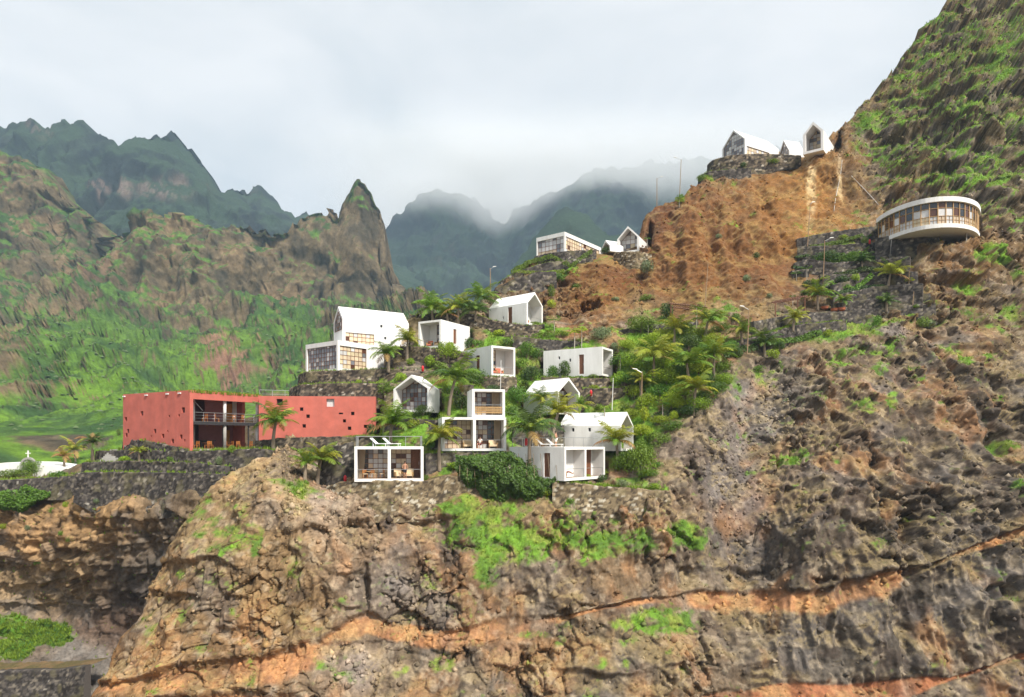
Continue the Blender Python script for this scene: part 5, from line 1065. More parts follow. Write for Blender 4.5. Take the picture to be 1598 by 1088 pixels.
SHRUBS = [
 (1000,742,62,62,LM,'large feathery green bush in front of the sideways gabled house'),(975,735,40,40,LM,'feathery bush beside the small yellowish palm'),(940,748,52,22,LL,'lime green bush along the balcony of the corner house'),(915,750,22,14,LL,'low lime bush at the corner house balcony'),
 (880,580,26,34,LD,'round dark shrub at the left end of the low white house'),(862,580,22,26,LM,'shrub left of the round dark shrub by the low white house'),(732,524,20,22,LD,'round dark shrub at the flank of the red-chair cube house'),(600,520,28,26,LG,'pale airy bush against the big gabled house'),
 (822,560,36,34,LM,'bush between the cube house and the low white house'),(830,595,40,30,LD,'dark bush under the bush between the cube and low houses'),(700,560,40,34,LL,'lime bush below the red-chair cube house'),(672,560,30,24,LL,'yellowish bush at the stone wall below the red-chair cube'),(655,590,30,26,LM,'bush above the roof of the gabled house facing the sea'),
 (740,590,44,34,LM,'bush left of the cube house with the patterned sofa'),(785,612,50,22,LM,'low hedge-like bush under the cube house with the patterned sofa'),(808,630,40,34,LM,'bush right of the stacked white cube'),(770,606,30,18,LD,'dark low bush above the stacked white cube'),(720,640,30,30,LD,'dark bush left of the stacked white cube'),(660,650,36,24,LD,'dark bush under the gabled house facing the sea'),
 (580,660,22,26,LD,'dark bush at the right end of the long red block'),(600,616,26,28,LM,'bush above the right end of the long red block'),(575,606,14,12,LM,'small bush on the lower stone wall of the villa'),(562,580,12,10,LL,'tiny yellow shrub at the foot of the glazed villa'),(500,580,8,7,LM,'small tuft bush at the left glass face of the villa'),(474,570,12,20,LM,'narrow shrub at the left corner of the glazed villa'),
 (960,548,18,18,LG,'grey-green shrub above the right end of the low white house'),(940,530,40,26,LG,'pale spreading shrub under the brown knob'),(1000,520,56,34,LM,'wide green shrub left of the golden palm'),(1040,500,26,34,LD,'dark upright shrub left of the wider pergola'),(1148,502,18,18,LM,'round shrub at the foot of the bare brown face'),(975,600,30,24,LM,'banana-like shrub under the end of the low white house'),
 (965,570,30,20,LM,'shrub right of the low white house front'),(1010,640,40,34,LL,'lime tree-like bush at the short garden lamp'),(1048,640,44,36,LL,'light green bush left of the lowest golden palm'),(1005,660,22,30,LL,'round lime shrub beside the grassy path'),(1052,655,16,18,LL,'small lime shrub at the hedge end'),(1110,600,26,22,LD,'dark shrub with dry flowers right of the middle garden palm'),
 (1130,580,30,24,LM,'shrub on the right rim of the garden'),(1150,560,26,20,LD,'dark shrub near the foot of the tall garden lamp'),(1205,560,24,20,LL,'yellowish shrub under the lava wall'),(1185,580,22,14,LM,'low shrub at the top of the grey scree'),(1215,548,26,20,LD,'dark shrub between lava wall and scree'),(1012,745,36,18,LM,'low bush at the foot of the feathery bush'),(1020,764,26,14,LL,'agave-like pale shrub on the right end of the pale wall'),(970,760,26,16,LG,'grey-green shrub on the pale wall'),
 (960,470,16,9,LG,'small cushion on the brown knob'),(1010,470,26,14,LM,'bright cushion plant beside the crack of the knob'),(1010,428,30,26,LG,'pale bush under the gabled house on the knoll'),(870,440,26,18,LM,'bush on the dark bank of the knoll'),(860,465,14,28,LM,'climbing plant on the dark bank of the knoll'),(900,450,18,10,LM,'tuft bush on top of the brown knob'),(860,480,18,16,LL,'lime bush over the cave mouth'),(945,380,22,14,LD,'dark flat-topped bush beside the pavilion on the knoll'),
 (1062,318,16,20,LM,'green bush at the foot of the skyline lamp posts'),(1095,283,18,14,LM,'bush at the shoulder below the summit wall'),(1130,262,14,9,LD,'weed bush on the summit wall'),(1160,262,16,10,LD,'dark weed bush at the lower summit tier'),(1205,256,22,10,LM,'row-like weed bush under the summit wall'),(1122,372,12,9,LG,'dry cushion on the brown slope'),(1165,440,18,14,LG,'pale cushion at the middle of the brown slope'),(1200,465,12,10,LG,'pale small cushion above the narrower pergola'),(1180,405,14,14,LD,'dark clump in the brown slope'),
 (1285,400,50,22,LD,'dark shrub row at the timber lamp post of the lava terraces'),(1330,400,46,22,LM,'shrub row below the red box on a post'),(1360,402,26,18,LD,'dark shrub at the foot of the curved building'),(1300,378,12,10,LM,'small shrub on the upper lava terrace'),(1315,374,20,10,LL,'yellowish shrub on the upper lava terrace'),(1350,380,14,12,LM,'shrub left of the red box on a post'),(1310,432,26,16,LD,'dark shrub on the fourth lava terrace'),(1335,440,16,16,LL,'yellow-green shrub on the fourth lava terrace'),(1262,450,22,16,LD,'dark shrub above the narrower pergola'),(1255,462,20,12,LD,'lower dark shrub above the narrower pergola'),
 (1425,445,12,8,LM,'cushion plant at the right end of the lava terraces'),(1440,470,30,16,LG,'pale aloe-like bush right of the lava terraces'),(1370,510,16,24,LM,'bush on the wall beside the pale stone heap'),(1440,512,24,24,LM,'bush right of the pale stone heap'),(1290,520,20,14,LL,'lime weed bush on the grassy lava wall'),
 (185,680,10,14,LM,'shrub at the far corner of the red building'),(50,738,40,26,LM,'green bush in front of the little church'),(20,746,60,18,LM,'low green bush left of the church arch'),(95,742,30,14,LM,'low bush by the pale wall end'),(200,716,18,10,LL,'small shrub on the grassy edge under the red flank'),(270,704,12,12,LM,'agave by the red corner'),(346,708,16,18,LG,'agave in front of the dining terrace'),(362,706,14,16,LM,'second agave in front of the dining terrace, right of the first'),(383,708,14,16,LG,'agave at the steps of the dining terrace'),
 (110,845,14,14,LM,'round cushion over the hollow of the ravine cliff'),(95,835,10,10,LM,'small cushion beside the round cushion of the ravine cliff'),(80,800,12,12,LM,'bright tuft on the ravine cliff'),(102,792,10,12,LL,'yellowish tuft near the top of the ravine cliff'),(5,826,14,12,LL,'tuft at the picture edge of the ravine cliff'),(42,828,12,12,LG,'grey tuft on the ravine cliff'),(60,880,14,9,LM,'low tuft on the lower ravine cliff'),(150,785,12,10,LG,'pale tuft under the black wall'),
]
for a in SHRUBS: shrub(*a)
MARKS = [(x, y, 'the ' + l) for x, y, *_r, l in PALMS] + [(x, y - h_ / 2, 'the ' + l) for x, y, w_, h_, mt, l in SHRUBS if len(l.split()) < 10] + [(733, 660, 'the white stacked house'), (605, 725, 'the lounger house'), (860, 725, 'the white corner house'), (930, 680, 'the sideways gabled house'), (900, 565, 'the low white house'), (762, 562, 'the cube house with the patterned sofa'), (690, 520, 'the red-chair cube house'), (806, 480, 'the upper gabled house'), (642, 615, 'the gabled house facing the sea'), (1002, 610, 'the lamp post in the lower palm garden'), (1168, 515, 'the tall garden lamp'), (1074, 486, 'the wider pergola')]
USED = set()
def unique_label(x, y, mt, kind):
    c = {'leaf_dark': 'dark green', 'leaf_mid': 'green', 'leaf_lime': 'lime green', 'leaf_grey': 'grey-green'}[mt]
    for m_ in sorted(MARKS, key=lambda q: (q[0] - x) ** 2 + ((q[1] - y) * 1.2) ** 2):
        dx, dy = x - m_[0], y - m_[1]; rel = ('right of' if dx > 0 else 'left of') if abs(dx) > abs(dy) else ('below' if dy > 0 else 'above')
        l = f'{c} {kind} {rel} {m_[2]}'
        if l not in USED and len(l.split()) <= 16: USED.add(l); return l
for k, (x, y, w_, h_, mt) in enumerate([(985,575,30,24,LM),(1000,605,34,26,LD),(1040,600,36,26,LD),(1060,590,30,22,LM),(1090,585,34,24,LD),(1030,622,34,22,LM),(1065,622,34,24,LM),(1100,630,30,22,LM),(1020,540,34,20,LM),(1075,545,36,22,LD),(1115,540,32,20,LD),(1140,550,26,18,LM),(990,620,26,20,LD),(1075,650,30,18,LD),(1030,662,34,14,LM),(1100,560,30,22,LM),(1050,560,30,20,LM),(970,600,26,20,LL),(1012,585,30,22,LL),(1035,575,28,20,LL),(1130,600,26,18,LL),(1120,615,30,20,LM),(1090,640,34,20,LL),(1050,672,34,16,LM),(985,655,26,18,LM),(1000,680,30,18,LL),(1035,530,30,18,LL),(1065,520,30,18,LM),(1095,528,28,16,LL),(1125,520,26,16,LM),(980,545,26,16,LL),(1060,640,30,18,LL)]):
    mt = LL if k % 2 == 0 else mt; shrub(x, y, w_ * 1.35, h_ * 1.3, mt, unique_label(x, y, mt, 'undergrowth shrub'), 'undergrowth shrubs of the palm garden')
for k, (x, y, w_, h_, mt) in enumerate([(700,610,26,20,LM),(690,555,24,18,LM),(840,560,26,22,LM),(815,610,30,24,LM),(800,600,24,16,LD),(760,628,22,22,LM),(712,700,30,14,LM),(745,715,40,16,LM),(780,716,36,14,LM),(668,700,24,22,LM),(650,706,24,14,LD),(560,690,22,12,LD),(850,735,30,20,LD),(935,640,22,14,LM),(925,560,18,10,LM),(790,540,30,16,LM),(770,545,24,14,LL),(845,540,26,10,LM),(745,540,20,14,LM),(690,520,14,18,LM),(905,560,20,9,LD),(940,700,20,16,LD),(1000,700,24,20,LM),(1015,715,20,18,LM),(1035,690,24,16,LM),(625,596,22,18,LL),(690,604,24,18,LL),(672,572,20,14,LM),(728,566,22,16,LL),(812,576,26,22,LM),(795,560,22,18,LL),(842,604,24,18,LL),(800,648,24,22,LM),(752,640,18,20,LD),(716,618,22,22,LM),(646,668,26,18,LL),(590,684,22,14,LM),(672,690,22,20,LL),(664,726,22,16,LM),(706,732,26,14,LL),(884,640,20,18,LM),(912,648,22,14,LL),(890,700,14,14,LM),(850,700,24,16,LL),(950,650,26,14,LL),(975,640,26,16,LM),(1000,720,30,20,LL),(1025,730,22,14,LM),(870,600,20,12,LL),(925,600,22,10,LL),(780,524,24,12,LL),(720,530,22,14,LL),(660,530,16,16,LM),(640,570,20,14,LL),(612,600,20,12,LM),(530,604,16,8,LL),(560,616,18,8,LM),(880,524,20,10,LL),(830,548,22,14,LL)]):
    shrub(x, y, w_, h_, mt, unique_label(x, y, mt, 'filler shrub'), 'filler shrubs between the white houses')

# ---- slender papaya-like trees with an umbrella of leaves
def umbrella_mesh(seed, mt):
    r_ = random.Random(seed); mb = MB()
    for i in range(18):
        a = i * 2.4 + r_.uniform(-.2, .2); el = r_.uniform(-.1, .75); L = r_.uniform(.55, .9); tip = Vector((math.cos(a) * L, math.sin(a) * L, el * .5 + .1)); mb.bar((0, 0, 0), tip, .012, 3)
        for k in range(7):
            b = a + (k - 3) * .75; d = Vector((math.cos(b), math.sin(b), -.35 + r_.uniform(-.15, .15))) * .30; s = Vector((-math.sin(b), math.cos(b), 0)) * .07; mb.add([tip, tip + d * .5 + s, tip + d, tip + d * .5 - s], [(0, 1, 2, 3)])
    me = mb.mesh('crown'); me.materials.append(M[mt]); return me
UMB = [umbrella_mesh(1, LM), umbrella_mesh(2, LL), umbrella_mesh(3, LM)]
PT = MB().tube([(0, 0, 0), (.01, 0, .5), (0, 0, 1)], [.06, .05, .035], 6).mesh('trunk', True); PT.materials.append(M['stem_pale'])
for (cx, cy, bx, by, r_, lab) in [(865,498,865,519,12,'papaya tree left of the pair under the cave'),(896,512,896,541,11,'papaya tree with the lower crown of the pair'),(907,505,907,534,12,'papaya tree with the higher crown of the pair'),(1010,488,1010,508,10,'papaya tree left of the wider pergola'),(1085,470,1085,502,12,'papaya tree in front of the wider pergola'),(967,556,968,578,15,'papaya tree right of the low white house'),
        (1240,412,1240,424,9,'papaya tree on the short lava steps'),(1258,418,1259,440,9,'papaya tree left of the timber lamp of the lava terraces'),(1286,425,1284,446,9,'papaya tree right of the timber lamp of the lava terraces'),(1272,438,1272,452,8,'small papaya tree under the lamp of the lava terraces'),(1416,410,1415,432,9,'papaya tree at the right end of the lava terraces'),(1010,372,1010,388,6,'tiny tree on the knoll behind the gabled house'),
        (942,630,942,644,9,'young papaya tree by the white lamp post'),(1033,630,1034,655,12,'thin-trunked tree with lime crown by the hedge'),(1060,312,1060,324,9,'papaya tree at the tall skyline lamp'),(1352,362,1350,374,7,'papaya tree below the left tip of the curved building'),(1310,372,1309,384,7,'papaya tree on the uppermost lava terrace'),(1236,462,1237,478,6,'thin bare tree by the narrower pergola')]:
    b = hit(bx, by); s = F / b.y; o = empty('papaya_tree', b - Vector((0, 0, .1))); tag(o, lab, 'tree', 'papaya trees', 'thing'); h_ = (by - cy) / s
    t = link('trunk', PT, None, o); t.scale = (1.2, 1.2, h_ + .1); c = link('crown', random.choice(UMB), None, o); c.location = (0, 0, h_); k = r_ / s * .95; c.scale = (k, k, k); c.rotation_euler = (0, 0, random.uniform(0, 6))

# ---- hedges and the hanging creeper: leaf by leaf over their own volume
def leaf_cloud(name, pts, nrm, size, mt, parent, seed):
    r_ = np.random.default_rng(seed); n = len(pts); a = nrm + r_.normal(size=(n, 3)) * .6; a /= np.linalg.norm(a, axis=1, keepdims=True); t1 = np.cross(a, r_.normal(size=(n, 3))); t1 /= np.linalg.norm(t1, axis=1, keepdims=True); t2 = np.cross(a, t1); s = (size * r_.uniform(.6, 1.4, n))[:, None]
    V = np.stack([pts - t1 * s * .5, pts + t2 * s * .3, pts + t1 * s * .6, pts - t2 * s * .3], 1).reshape(-1, 3); return link(name, np_mesh(name, V, np.arange(4 * n).reshape(n, 4), smooth=False), M[mt], parent)
def hedge(line, hpx, wid, mt, label, dens=90, seed=1, name='hedge', size=.16, twigs=True):
    W = [hit(x, y) for x, y in line]; L = [0]
    for a, b in zip(W[:-1], W[1:]): L.append(L[-1] + (b - a).length)
    h_ = hpx * W[0].y / F; n = int(L[-1] * (h_ * 2 + wid) * dens); r_ = np.random.default_rng(seed); s = r_.random(n) * L[-1]; C = np.stack([np.interp(s, L, [w_[k] for w_ in W]) for k in range(3)], 1)
    a = r_.random(n) * math.pi; rr = r_.uniform(.75, 1.05, n) * (1 + .25 * fbm(np.stack([s / .9, a * 0 + seed, a * 0], 1), 2)); off = np.stack([a * 0, -np.cos(a) * wid * .5 * rr, np.sin(a) * h_ * rr], 1)
    o = empty(name, W[len(W) // 2]); tag(o, label, name.replace('_', ' '), None, 'thing'); leaf_cloud('foliage', C + off - np.array(W[len(W) // 2]), off / (np.linalg.norm(off, axis=1, keepdims=True) + 1e-6), size, mt, o, seed)
    mb = MB()
    for k in range(int(L[-1] / .8)): c = Vector([float(np.interp(k * .8 + .2, L, [w_[j] for w_ in W])) for j in range(3)]) - W[len(W) // 2]; mb.bar(c - Vector((0, 0, .2)), c + Vector((random.uniform(-.1, .1), 0, h_ * .7)), .025, 4)
    t = mb.build('twigs', M['stem_bark'], o); t['kind'] = 'stuff'
hedge([(802,418),(830,412),(860,405),(890,400),(924,396)], 8, 1.3, LM, 'clipped green hedge curving in front of the pavilion on the knoll', 70, 3, size=.22)
hedge([(800,426),(840,416),(880,408)], 5, 1.0, LL, 'lower yellow-green hedge strip on the knoll bank', 60, 4, size=.2)
hedge([(830,522),(860,524),(888,526)], 9, 1.0, LM, 'green hedge under the papaya tree and the cave', 80, 5)
hedge([(1020,656),(1052,648),(1082,640)], 10, 1.2, LD, 'dark clipped hedge at the lower edge of the garden', 90, 6)
hedge([(1108,536),(1140,533),(1166,530)], 5, .9, LL, 'yellow-green hedge strip left of the tall garden lamp', 80, 7)
hedge([(990,700),(1020,694),(1045,690)], 16, 2.2, LM, 'wide leafy hedge between the scree and the sideways gabled house', 70, 8)
for k, (ln, hp, mt, lab) in enumerate([([(1268,402),(1310,402),(1365,398)], 11, LM, 'long green planting row on the lava terrace behind the timber lamp'), ([(1300,424),(1350,424),(1410,416)], 8, LD, 'planting row behind the large terrace palm'), ([(1292,442),(1330,440),(1360,434)], 8, LM, 'planting row under the dark terrace palm'), ([(1255,376),(1300,374),(1345,370)], 6, LM, 'planting row on the uppermost lava terrace'), ([(1240,404),(1262,402)], 5, LD, 'short planting row on the upper lava step'), ([(1236,420),(1260,418)], 5, LD, 'short planting row on the lower lava step'), ([(1300,456),(1345,448),(1375,444)], 6, LD, 'planting row below the clipped terrace wall'), ([(1195,540),(1240,530),(1280,522)], 9, LM, 'planting row at the foot of the grassy lava wall'), ([(1130,560),(1150,552),(1180,548)], 10, LD, 'planting row right of the middle garden palms'), ([(885,566),(910,570)], 5, LM, 'low planting row before the low white house')]): hedge(ln, hp, 1.4, mt, lab, 60, 20 + k, size=.24)
def creeper(x0, x1, yt, yb, Y, bulge, mt, label, n, seed, name='creeper', sag=0):
    r_ = np.random.default_rng(seed); u = r_.uniform(x0, x1, n); t = r_.random(n); p0 = np.stack([u / 22, t * 4, u * 0 + seed], 1); jag = fbm(p0, 3)
    ux = (u - x0) / (x1 - x0); edge = np.sin(np.pi * np.clip(ux, .02, .98)) ** .45; top = yt + 10 * (1 - edge) + 14 * jag + (sag * sstep(.5, .95, ux) if sag else 0); bot = yt + (yb - yt) * edge + 16 * fbm(np.stack([u / 14, u * 0, u * 0 + 5], 1), 3); v = top + (bot - top) * t
    yy = Y - bulge * np.sin(np.pi * np.clip(t, 0, 1)) ** .6 * edge * (.75 + .5 * jag) - r_.uniform(0, .35, n)
    pts = np.stack([(u - CX) / F * yy, yy, (HZ - v) / F * yy], 1); o = empty(name, P((x0 + x1) / 2, yb, Y)); tag(o, label, 'creeper', None, 'thing'); leaf_cloud('foliage', pts - np.array(o.location), np.tile([0, -.7, .5], (n, 1)), .3, mt, o, seed)
    mb = MB()
    for k in range(14): xx = x0 + (x1 - x0) * (k + .5) / 14; a, b = P(xx, yt + 4, Y) - o.location, P(xx + 3, yb - 14, Y - .3) - o.location; mb.tube([a, (a + b) / 2 - Vector((0, bulge * .7, 0)), b], [.03, .025, .012], 4)
    mb.build('vine_stems', M['stem_bark'], o)['kind'] = 'stuff'
creeper(712, 872, 704, 790, 72.6, 2.2, 'leaf_creeper', 'dense dark green creeper mass hanging over the stone wall', 11000, 3, sag=44)
creeper(-30, 78, 764, 790, 87.2, 1.0, LM, 'bright green creeper hanging from the church wall', 5000, 4)
# ------------------------------------------------------------------ lamp posts, pergolas, furniture, people, small things
mat('lamp_timber', (0.30, 0.20, 0.12), 0.8, 0.2, 6)
mat('lamp_white', (0.75, 0.75, 0.74), 0.5)
mat('clay', (0.42, 0.13, 0.06), 0.8, 0.15, 5)
mat('skin', (0.46, 0.24, 0.15), 0.55)
mat('hair', (0.03, 0.02, 0.015), 0.6)
mat('white_cloth', (0.75, 0.74, 0.72), 0.85)
mat('dark_cloth', (0.035, 0.035, 0.05), 0.85)
mat('maroon_cloth', (0.16, 0.025, 0.035), 0.85)
mat('pale_stone', (0.50, 0.48, 0.45), 0.9, 0.2, 3, 0.6, 6)
def lamp_post(bx, by, tx, ty, arm, label, timber=True, r_=.07):
    b = hit(bx, by); s = F / b.y; h_ = (by - ty) / s; o = empty('lamp_post', b - Vector((0, 0, .2))); tag(o, label, 'lamp post', 'lamp posts', 'thing'); top = Vector(((tx - bx) / s, 0, h_ + .2))
    MB().bar((0, 0, 0), top, r_ * 1.15, 8, r_ * .8).build('pole', M['lamp_timber'] if timber else M['lamp_white'], o)
    if arm:
        e_ = top + Vector((arm / s, 0, abs(arm) / s * .35)); MB().bar(top - Vector((0, 0, .15)), e_, .035, 6).build('arm', M['steel'], o)
        d = 1 if arm > 0 else -1; MB().add([e_ + Vector(v) for v in ((-.1 * d, -.12, 0), (.5 * d, -.09, .10), (.5 * d, .09, .10), (-.1 * d, .12, 0), (-.1 * d, -.08, .10), (.45 * d, -.05, .17), (.45 * d, .05, .17), (-.1 * d, .08, .10))], [(0, 3, 2, 1), (4, 5, 6, 7), (0, 1, 5, 4), (1, 2, 6, 5), (2, 3, 7, 6), (3, 0, 4, 7)]).build('lamp_head', M['lamp_white'], o)
for a in [(765,446,764,404,5,'timber lamp post on the ridge left of the knoll'),(1060,318,1063,249,-8,'tall lamp post on the skyline, the taller of two',),(1026,316,1026,272,6,'shorter lamp post on the skyline behind the brown slope'),(1257,376,1262,302,3,'tall slim lamp post in front of the bare ochre face'),(1281,446,1284,366,9,'timber lamp post on the lava terraces with a white arm'),
          (1166,552,1169,482,-9,'tall timber lamp post at the palm garden'),(1001,642,1002,580,-9,'timber lamp post in the lower palm garden'),(1100,480,1105,412,0,'thin timber pole in front of the brown slope'),(955,640,957,590,0,'slim white lamp post by the grassy stone wall',False,.05),(781,606,782,552,0,'thin white pole in front of the cube house with the patterned sofa',False,.04),
          (1413,432,1415,396,0,'bare pole at the end of the lava terraces',True,.05),(1420,452,1422,430,0,'short pole below the lava terrace end',True,.05),(700,500,700,484,0,'short white pipe above the red-chair cube house',False,.04)]: lamp_post(*a)
def pergola(x0, y0, x1, y1, tops, label, depth=3.0):
    a, b = hit(x0, y0), hit(x1, y1); Y = min(a.y, b.y); s = F / Y; o = empty('pergola', P((x0 + x1) / 2, (y0 + y1) / 2, Y)); tag(o, label, 'pergola', 'timber pergolas', 'thing'); L = o.location
    A0, A1 = P(x0, tops[0], Y), P(x1, tops[1], Y); bk = Vector((0, depth, .15))
    for x, yb, yt in ((x0, y0, tops[0]), (x1, y1, tops[1])):
        for k in (Vector(), bk): MB().bar(P(x, yb, Y) + k - L - Vector((0, 0, .6)), P(x, yt, Y) + k - L, .09, 6).build('post', M['brown_wood'], o)
    for k in (Vector(), bk): MB().bar(A0 + k - L - (A1 - A0).normalized() * .4, A1 + k - L + (A1 - A0).normalized() * .4, .1, 6).build('beam', M['brown_wood'], o)
    n = int((A1 - A0).length / .35)
    for i in range(n + 1):
        c = A0.lerp(A1, i / n) - L + Vector((0, 0, .12)); MB().bar(c - Vector((0, .4, 0)), c + bk + Vector((0, .4, 0)), .05, 4).build('slat', M['brown_wood'], o)
pergola(1047,498,1100,496,(474,479), 'wider brown timber pergola with a slatted top under the brown slope', 3.2)
pergola(1210,494,1256,480,(471,463), 'narrower tilted timber pergola beside the lava terraces', 2.6)

# ---- furniture
def chair(mt='orange_wood', cloth='seat_cloth'):
    o = empty('dining_chair'); o.location = (0, 0, -50)
    MB().box(-.22, -.22, .43, .22, .22, .48).build('seat', M[cloth], o); mb = MB()
    for k in range(3): mb.box(-.2, .19, .58 + .13 * k, .2, .22, .66 + .13 * k)
    mb.build('backrest', M[mt], o)
    for x, y, z in ((-.2, -.2, .43), (.2, -.2, .43), (-.2, .2, .95), (.2, .2, .95)): MB().bar((x, y, 0), (x, y, z), .025, 5).build('leg', M[mt], o)
    return o
def armchair(mt='pattern_cloth', wd=.75):
    o = empty('armchair'); w2 = wd / 2
    MB().box(-w2, -.35, .2, w2, .35, .42).build('seat', M[mt], o); MB().add([(-w2, .25, .4), (w2, .25, .4), (w2, .42, .95), (-w2, .42, .95), (-w2, .37, .4), (w2, .37, .4), (w2, .52, .93), (-w2, .52, .93)], [(0, 1, 2, 3), (7, 6, 5, 4), (0, 4, 5, 1), (3, 2, 6, 7), (0, 3, 7, 4), (1, 5, 6, 2)]).build('backrest', M[mt], o)
    for x in (-w2, w2): MB().box(x - .05, -.35, .2, x + .05, .3, .62).build('armrest', M['pale_wood'], o)
    for x in (-w2, w2):
        for y in (-.3, .3): MB().bar((x, y, 0), (x, y, .2), .03, 5).build('leg', M['pale_wood'], o)
    return o
def lounger():
    o = empty('sun_lounger'); MB().box(-.33, -.9, .26, .33, .35, .33).build('seat', M['lounger_fabric'], o)
    MB().add([(-.33, .3, .27), (.33, .3, .27), (.33, .95, .85), (-.33, .95, .85), (-.33, .26, .33), (.33, .26, .33), (.33, .90, .90), (-.33, .90, .90)], [(0, 3, 2, 1), (4, 5, 6, 7), (0, 1, 5, 4), (1, 2, 6, 5), (2, 3, 7, 6), (3, 0, 4, 7)]).build('backrest', M['lounger_fabric'], o)
    for x in (-.3, .3):
        for y in (-.8, .55): MB().bar((x, y, 0), (x, y, .27), .03, 5).build('leg', M['lamp_white'], o)
    return o
def table(r_=.45, h_=.72, mt='pale_wood'):
    o = empty('table'); MB().lathe([(r_, h_ - .04), (r_, h_)], 14).build('table_top', M[mt], o); MB().lathe([(.04, .03), (.04, h_ - .04)], 8).build('leg', M[mt], o); MB().lathe([(.25, 0), (.23, .03)], 12).build('base', M[mt], o); return o
def place(o, hs, loc, rz=0):
    """stand a thing on the floor of a house, in that house's own directions"""
    q = HS[hs] if isinstance(hs, str) else hs; m_ = Matrix.Translation(q.location) @ Matrix.Rotation(q.rotation_euler.z, 4, 'Z'); o.location = m_ @ Vector(loc); o.rotation_euler = (0, 0, q.rotation_euler.z + rz); return o
def dup(o, **k):
    c = o.copy(); COL.objects.link(c)
    for ch in list(o.children): d = ch.copy(); COL.objects.link(d); d.parent = c
    return c
dq, cq, lq = H['deck'], H['corner'], H['lower']; tf = .30
c0 = chair(); cset = [(1.1, 1.1, .4, 'leftmost dining chair on the lounger house balcony'), (2.05, .85, 2.6, 'middle dining chair on the lounger house balcony'), (2.95, 1.1, -1.2, 'right dining chair on the lounger house balcony, next to the divider')]
for k, (x, y, a, lab) in enumerate(cset): c = c0 if k == 0 else dup(c0); place(c, 'deck', (x * .93, y, tf), a); tag(c, lab, 'chair', 'dining chairs', 'thing')
tb = table(); place(tb, 'deck', (1.5, 1.35, tf)); tag(tb, 'round balcony table of the lounger house', 'table', None, 'thing')
a0 = armchair('seat_cloth', .8); place(a0, 'deck', (4.5, 1.5, tf), .3); tag(a0, 'beige armchair beside the standing person in the lounger house', 'armchair', 'balcony seats', 'thing')
for hs, loc, rz, mt, wd, lab in [('deck', (5.6, 1.3, tf), -.2, 'seat_cloth', .8, 'beige armchair behind the standing person in the lounger house'), ('lower', (3.0, 1.3, tf), 0, 'seat_cloth', 1.0, 'beige bench by the divider of the stacked house'), ('lower', (5.9, 1.3, tf), 0, 'seat_cloth', .9, 'beige armchair in the right bay of the stacked house'), ('cube', (1.0, 1.2, tf), .2, 'pattern_cloth', .9, 'red patterned armchair at the glass of the cube house'), ('cube', (2.2, 1.3, tf), -.2, 'pattern_cloth', .9, 'red patterned armchair at the white wall of the cube house'),
                               ('red_chair', (1.3, .9, tf), .3, 'pattern_cloth', .7, 'red armchair on the small cube house balcony'), ('red_chair', (2.7, 1.0, tf), -.2, 'seat_cloth', .7, 'pale armchair on the small cube house balcony'), ('high', (1.2, 1.2, tf), .1, 'pattern_cloth', .8, 'armchair in the opening of the upper gabled house'), ('long', (1.2, 1.2, tf), .1, 'seat_cloth', .7, 'pale armchair in the opening of the low white house'), ('corner', (1.1, 1.2, tf), -.6, 'pattern_cloth', .9, 'armchair under the reclining person of the corner house')]:
    o = armchair(mt, wd); place(o, hs, loc, rz); tag(o, lab, 'armchair', 'balcony seats', 'thing')
l0 = lounger()
for k, (hs, x, y, z, rz, lab) in enumerate([('deck', 2.5, 1.3, dq.h, 1.2, 'left white sun lounger on the roof of the two-bay house'), ('deck', 3.8, 1.3, dq.h, 1.2, 'right white sun lounger on the roof of the two-bay house'), ('corner', 1.6, 3.9, cq.h, .35, 'left white sun lounger on the corner house roof'), ('corner', 2.2, 2.9, cq.h, .35, 'right white sun lounger on the corner house roof')]):
    o = l0 if k == 0 else dup(l0); place(o, hs, (x, y, z), rz); tag(o, lab, 'sun lounger', 'white sun loungers', 'thing')
# dining terrace of the red building
ORD = 'first second third fourth fifth sixth seventh eighth ninth'.split(); c1 = chair('orange_wood', 'orange_wood')
for k, (x, y) in enumerate([(1.2, 1.0), (2.0, 1.6), (2.9, .9), (3.8, 1.5), (5.8, .9), (6.5, 1.3), (7.2, .8), (9.0, .9), (9.6, 1.3)]):
    c = c1 if k == 0 else dup(c1); place(c, RED, (x, y, 0), random.uniform(0, 6)); tag(c, ORD[k] + ' orange chair on the dining terrace, counted from the red corner', 'chair', 'terrace dining chairs', 'thing')
t0 = None
for k, (x, y) in enumerate([(1.6, 1.3), (3.3, 1.2), (6.4, .95), (9.3, 1.5)]): o = table(.4, .74, 'brown_wood'); place(o, RED, (x, y + .7, 0)); tag(o, ORD[k] + ' dark wooden table on the dining terrace, counted from the red corner', 'table', 'terrace tables', 'thing')
for k, (x, y) in enumerate([(2.8, 1.2), (4.3, 1.0), (6.9, 1.4), (8.0, 1.1)]): c = dup(c1); place(c, RED, (x, y, 3.27), random.uniform(0, 6)); tag(c, ORD[k] + ' wooden chair behind the upper railing, counted from the red corner', 'chair', 'upper terrace chairs', 'thing')

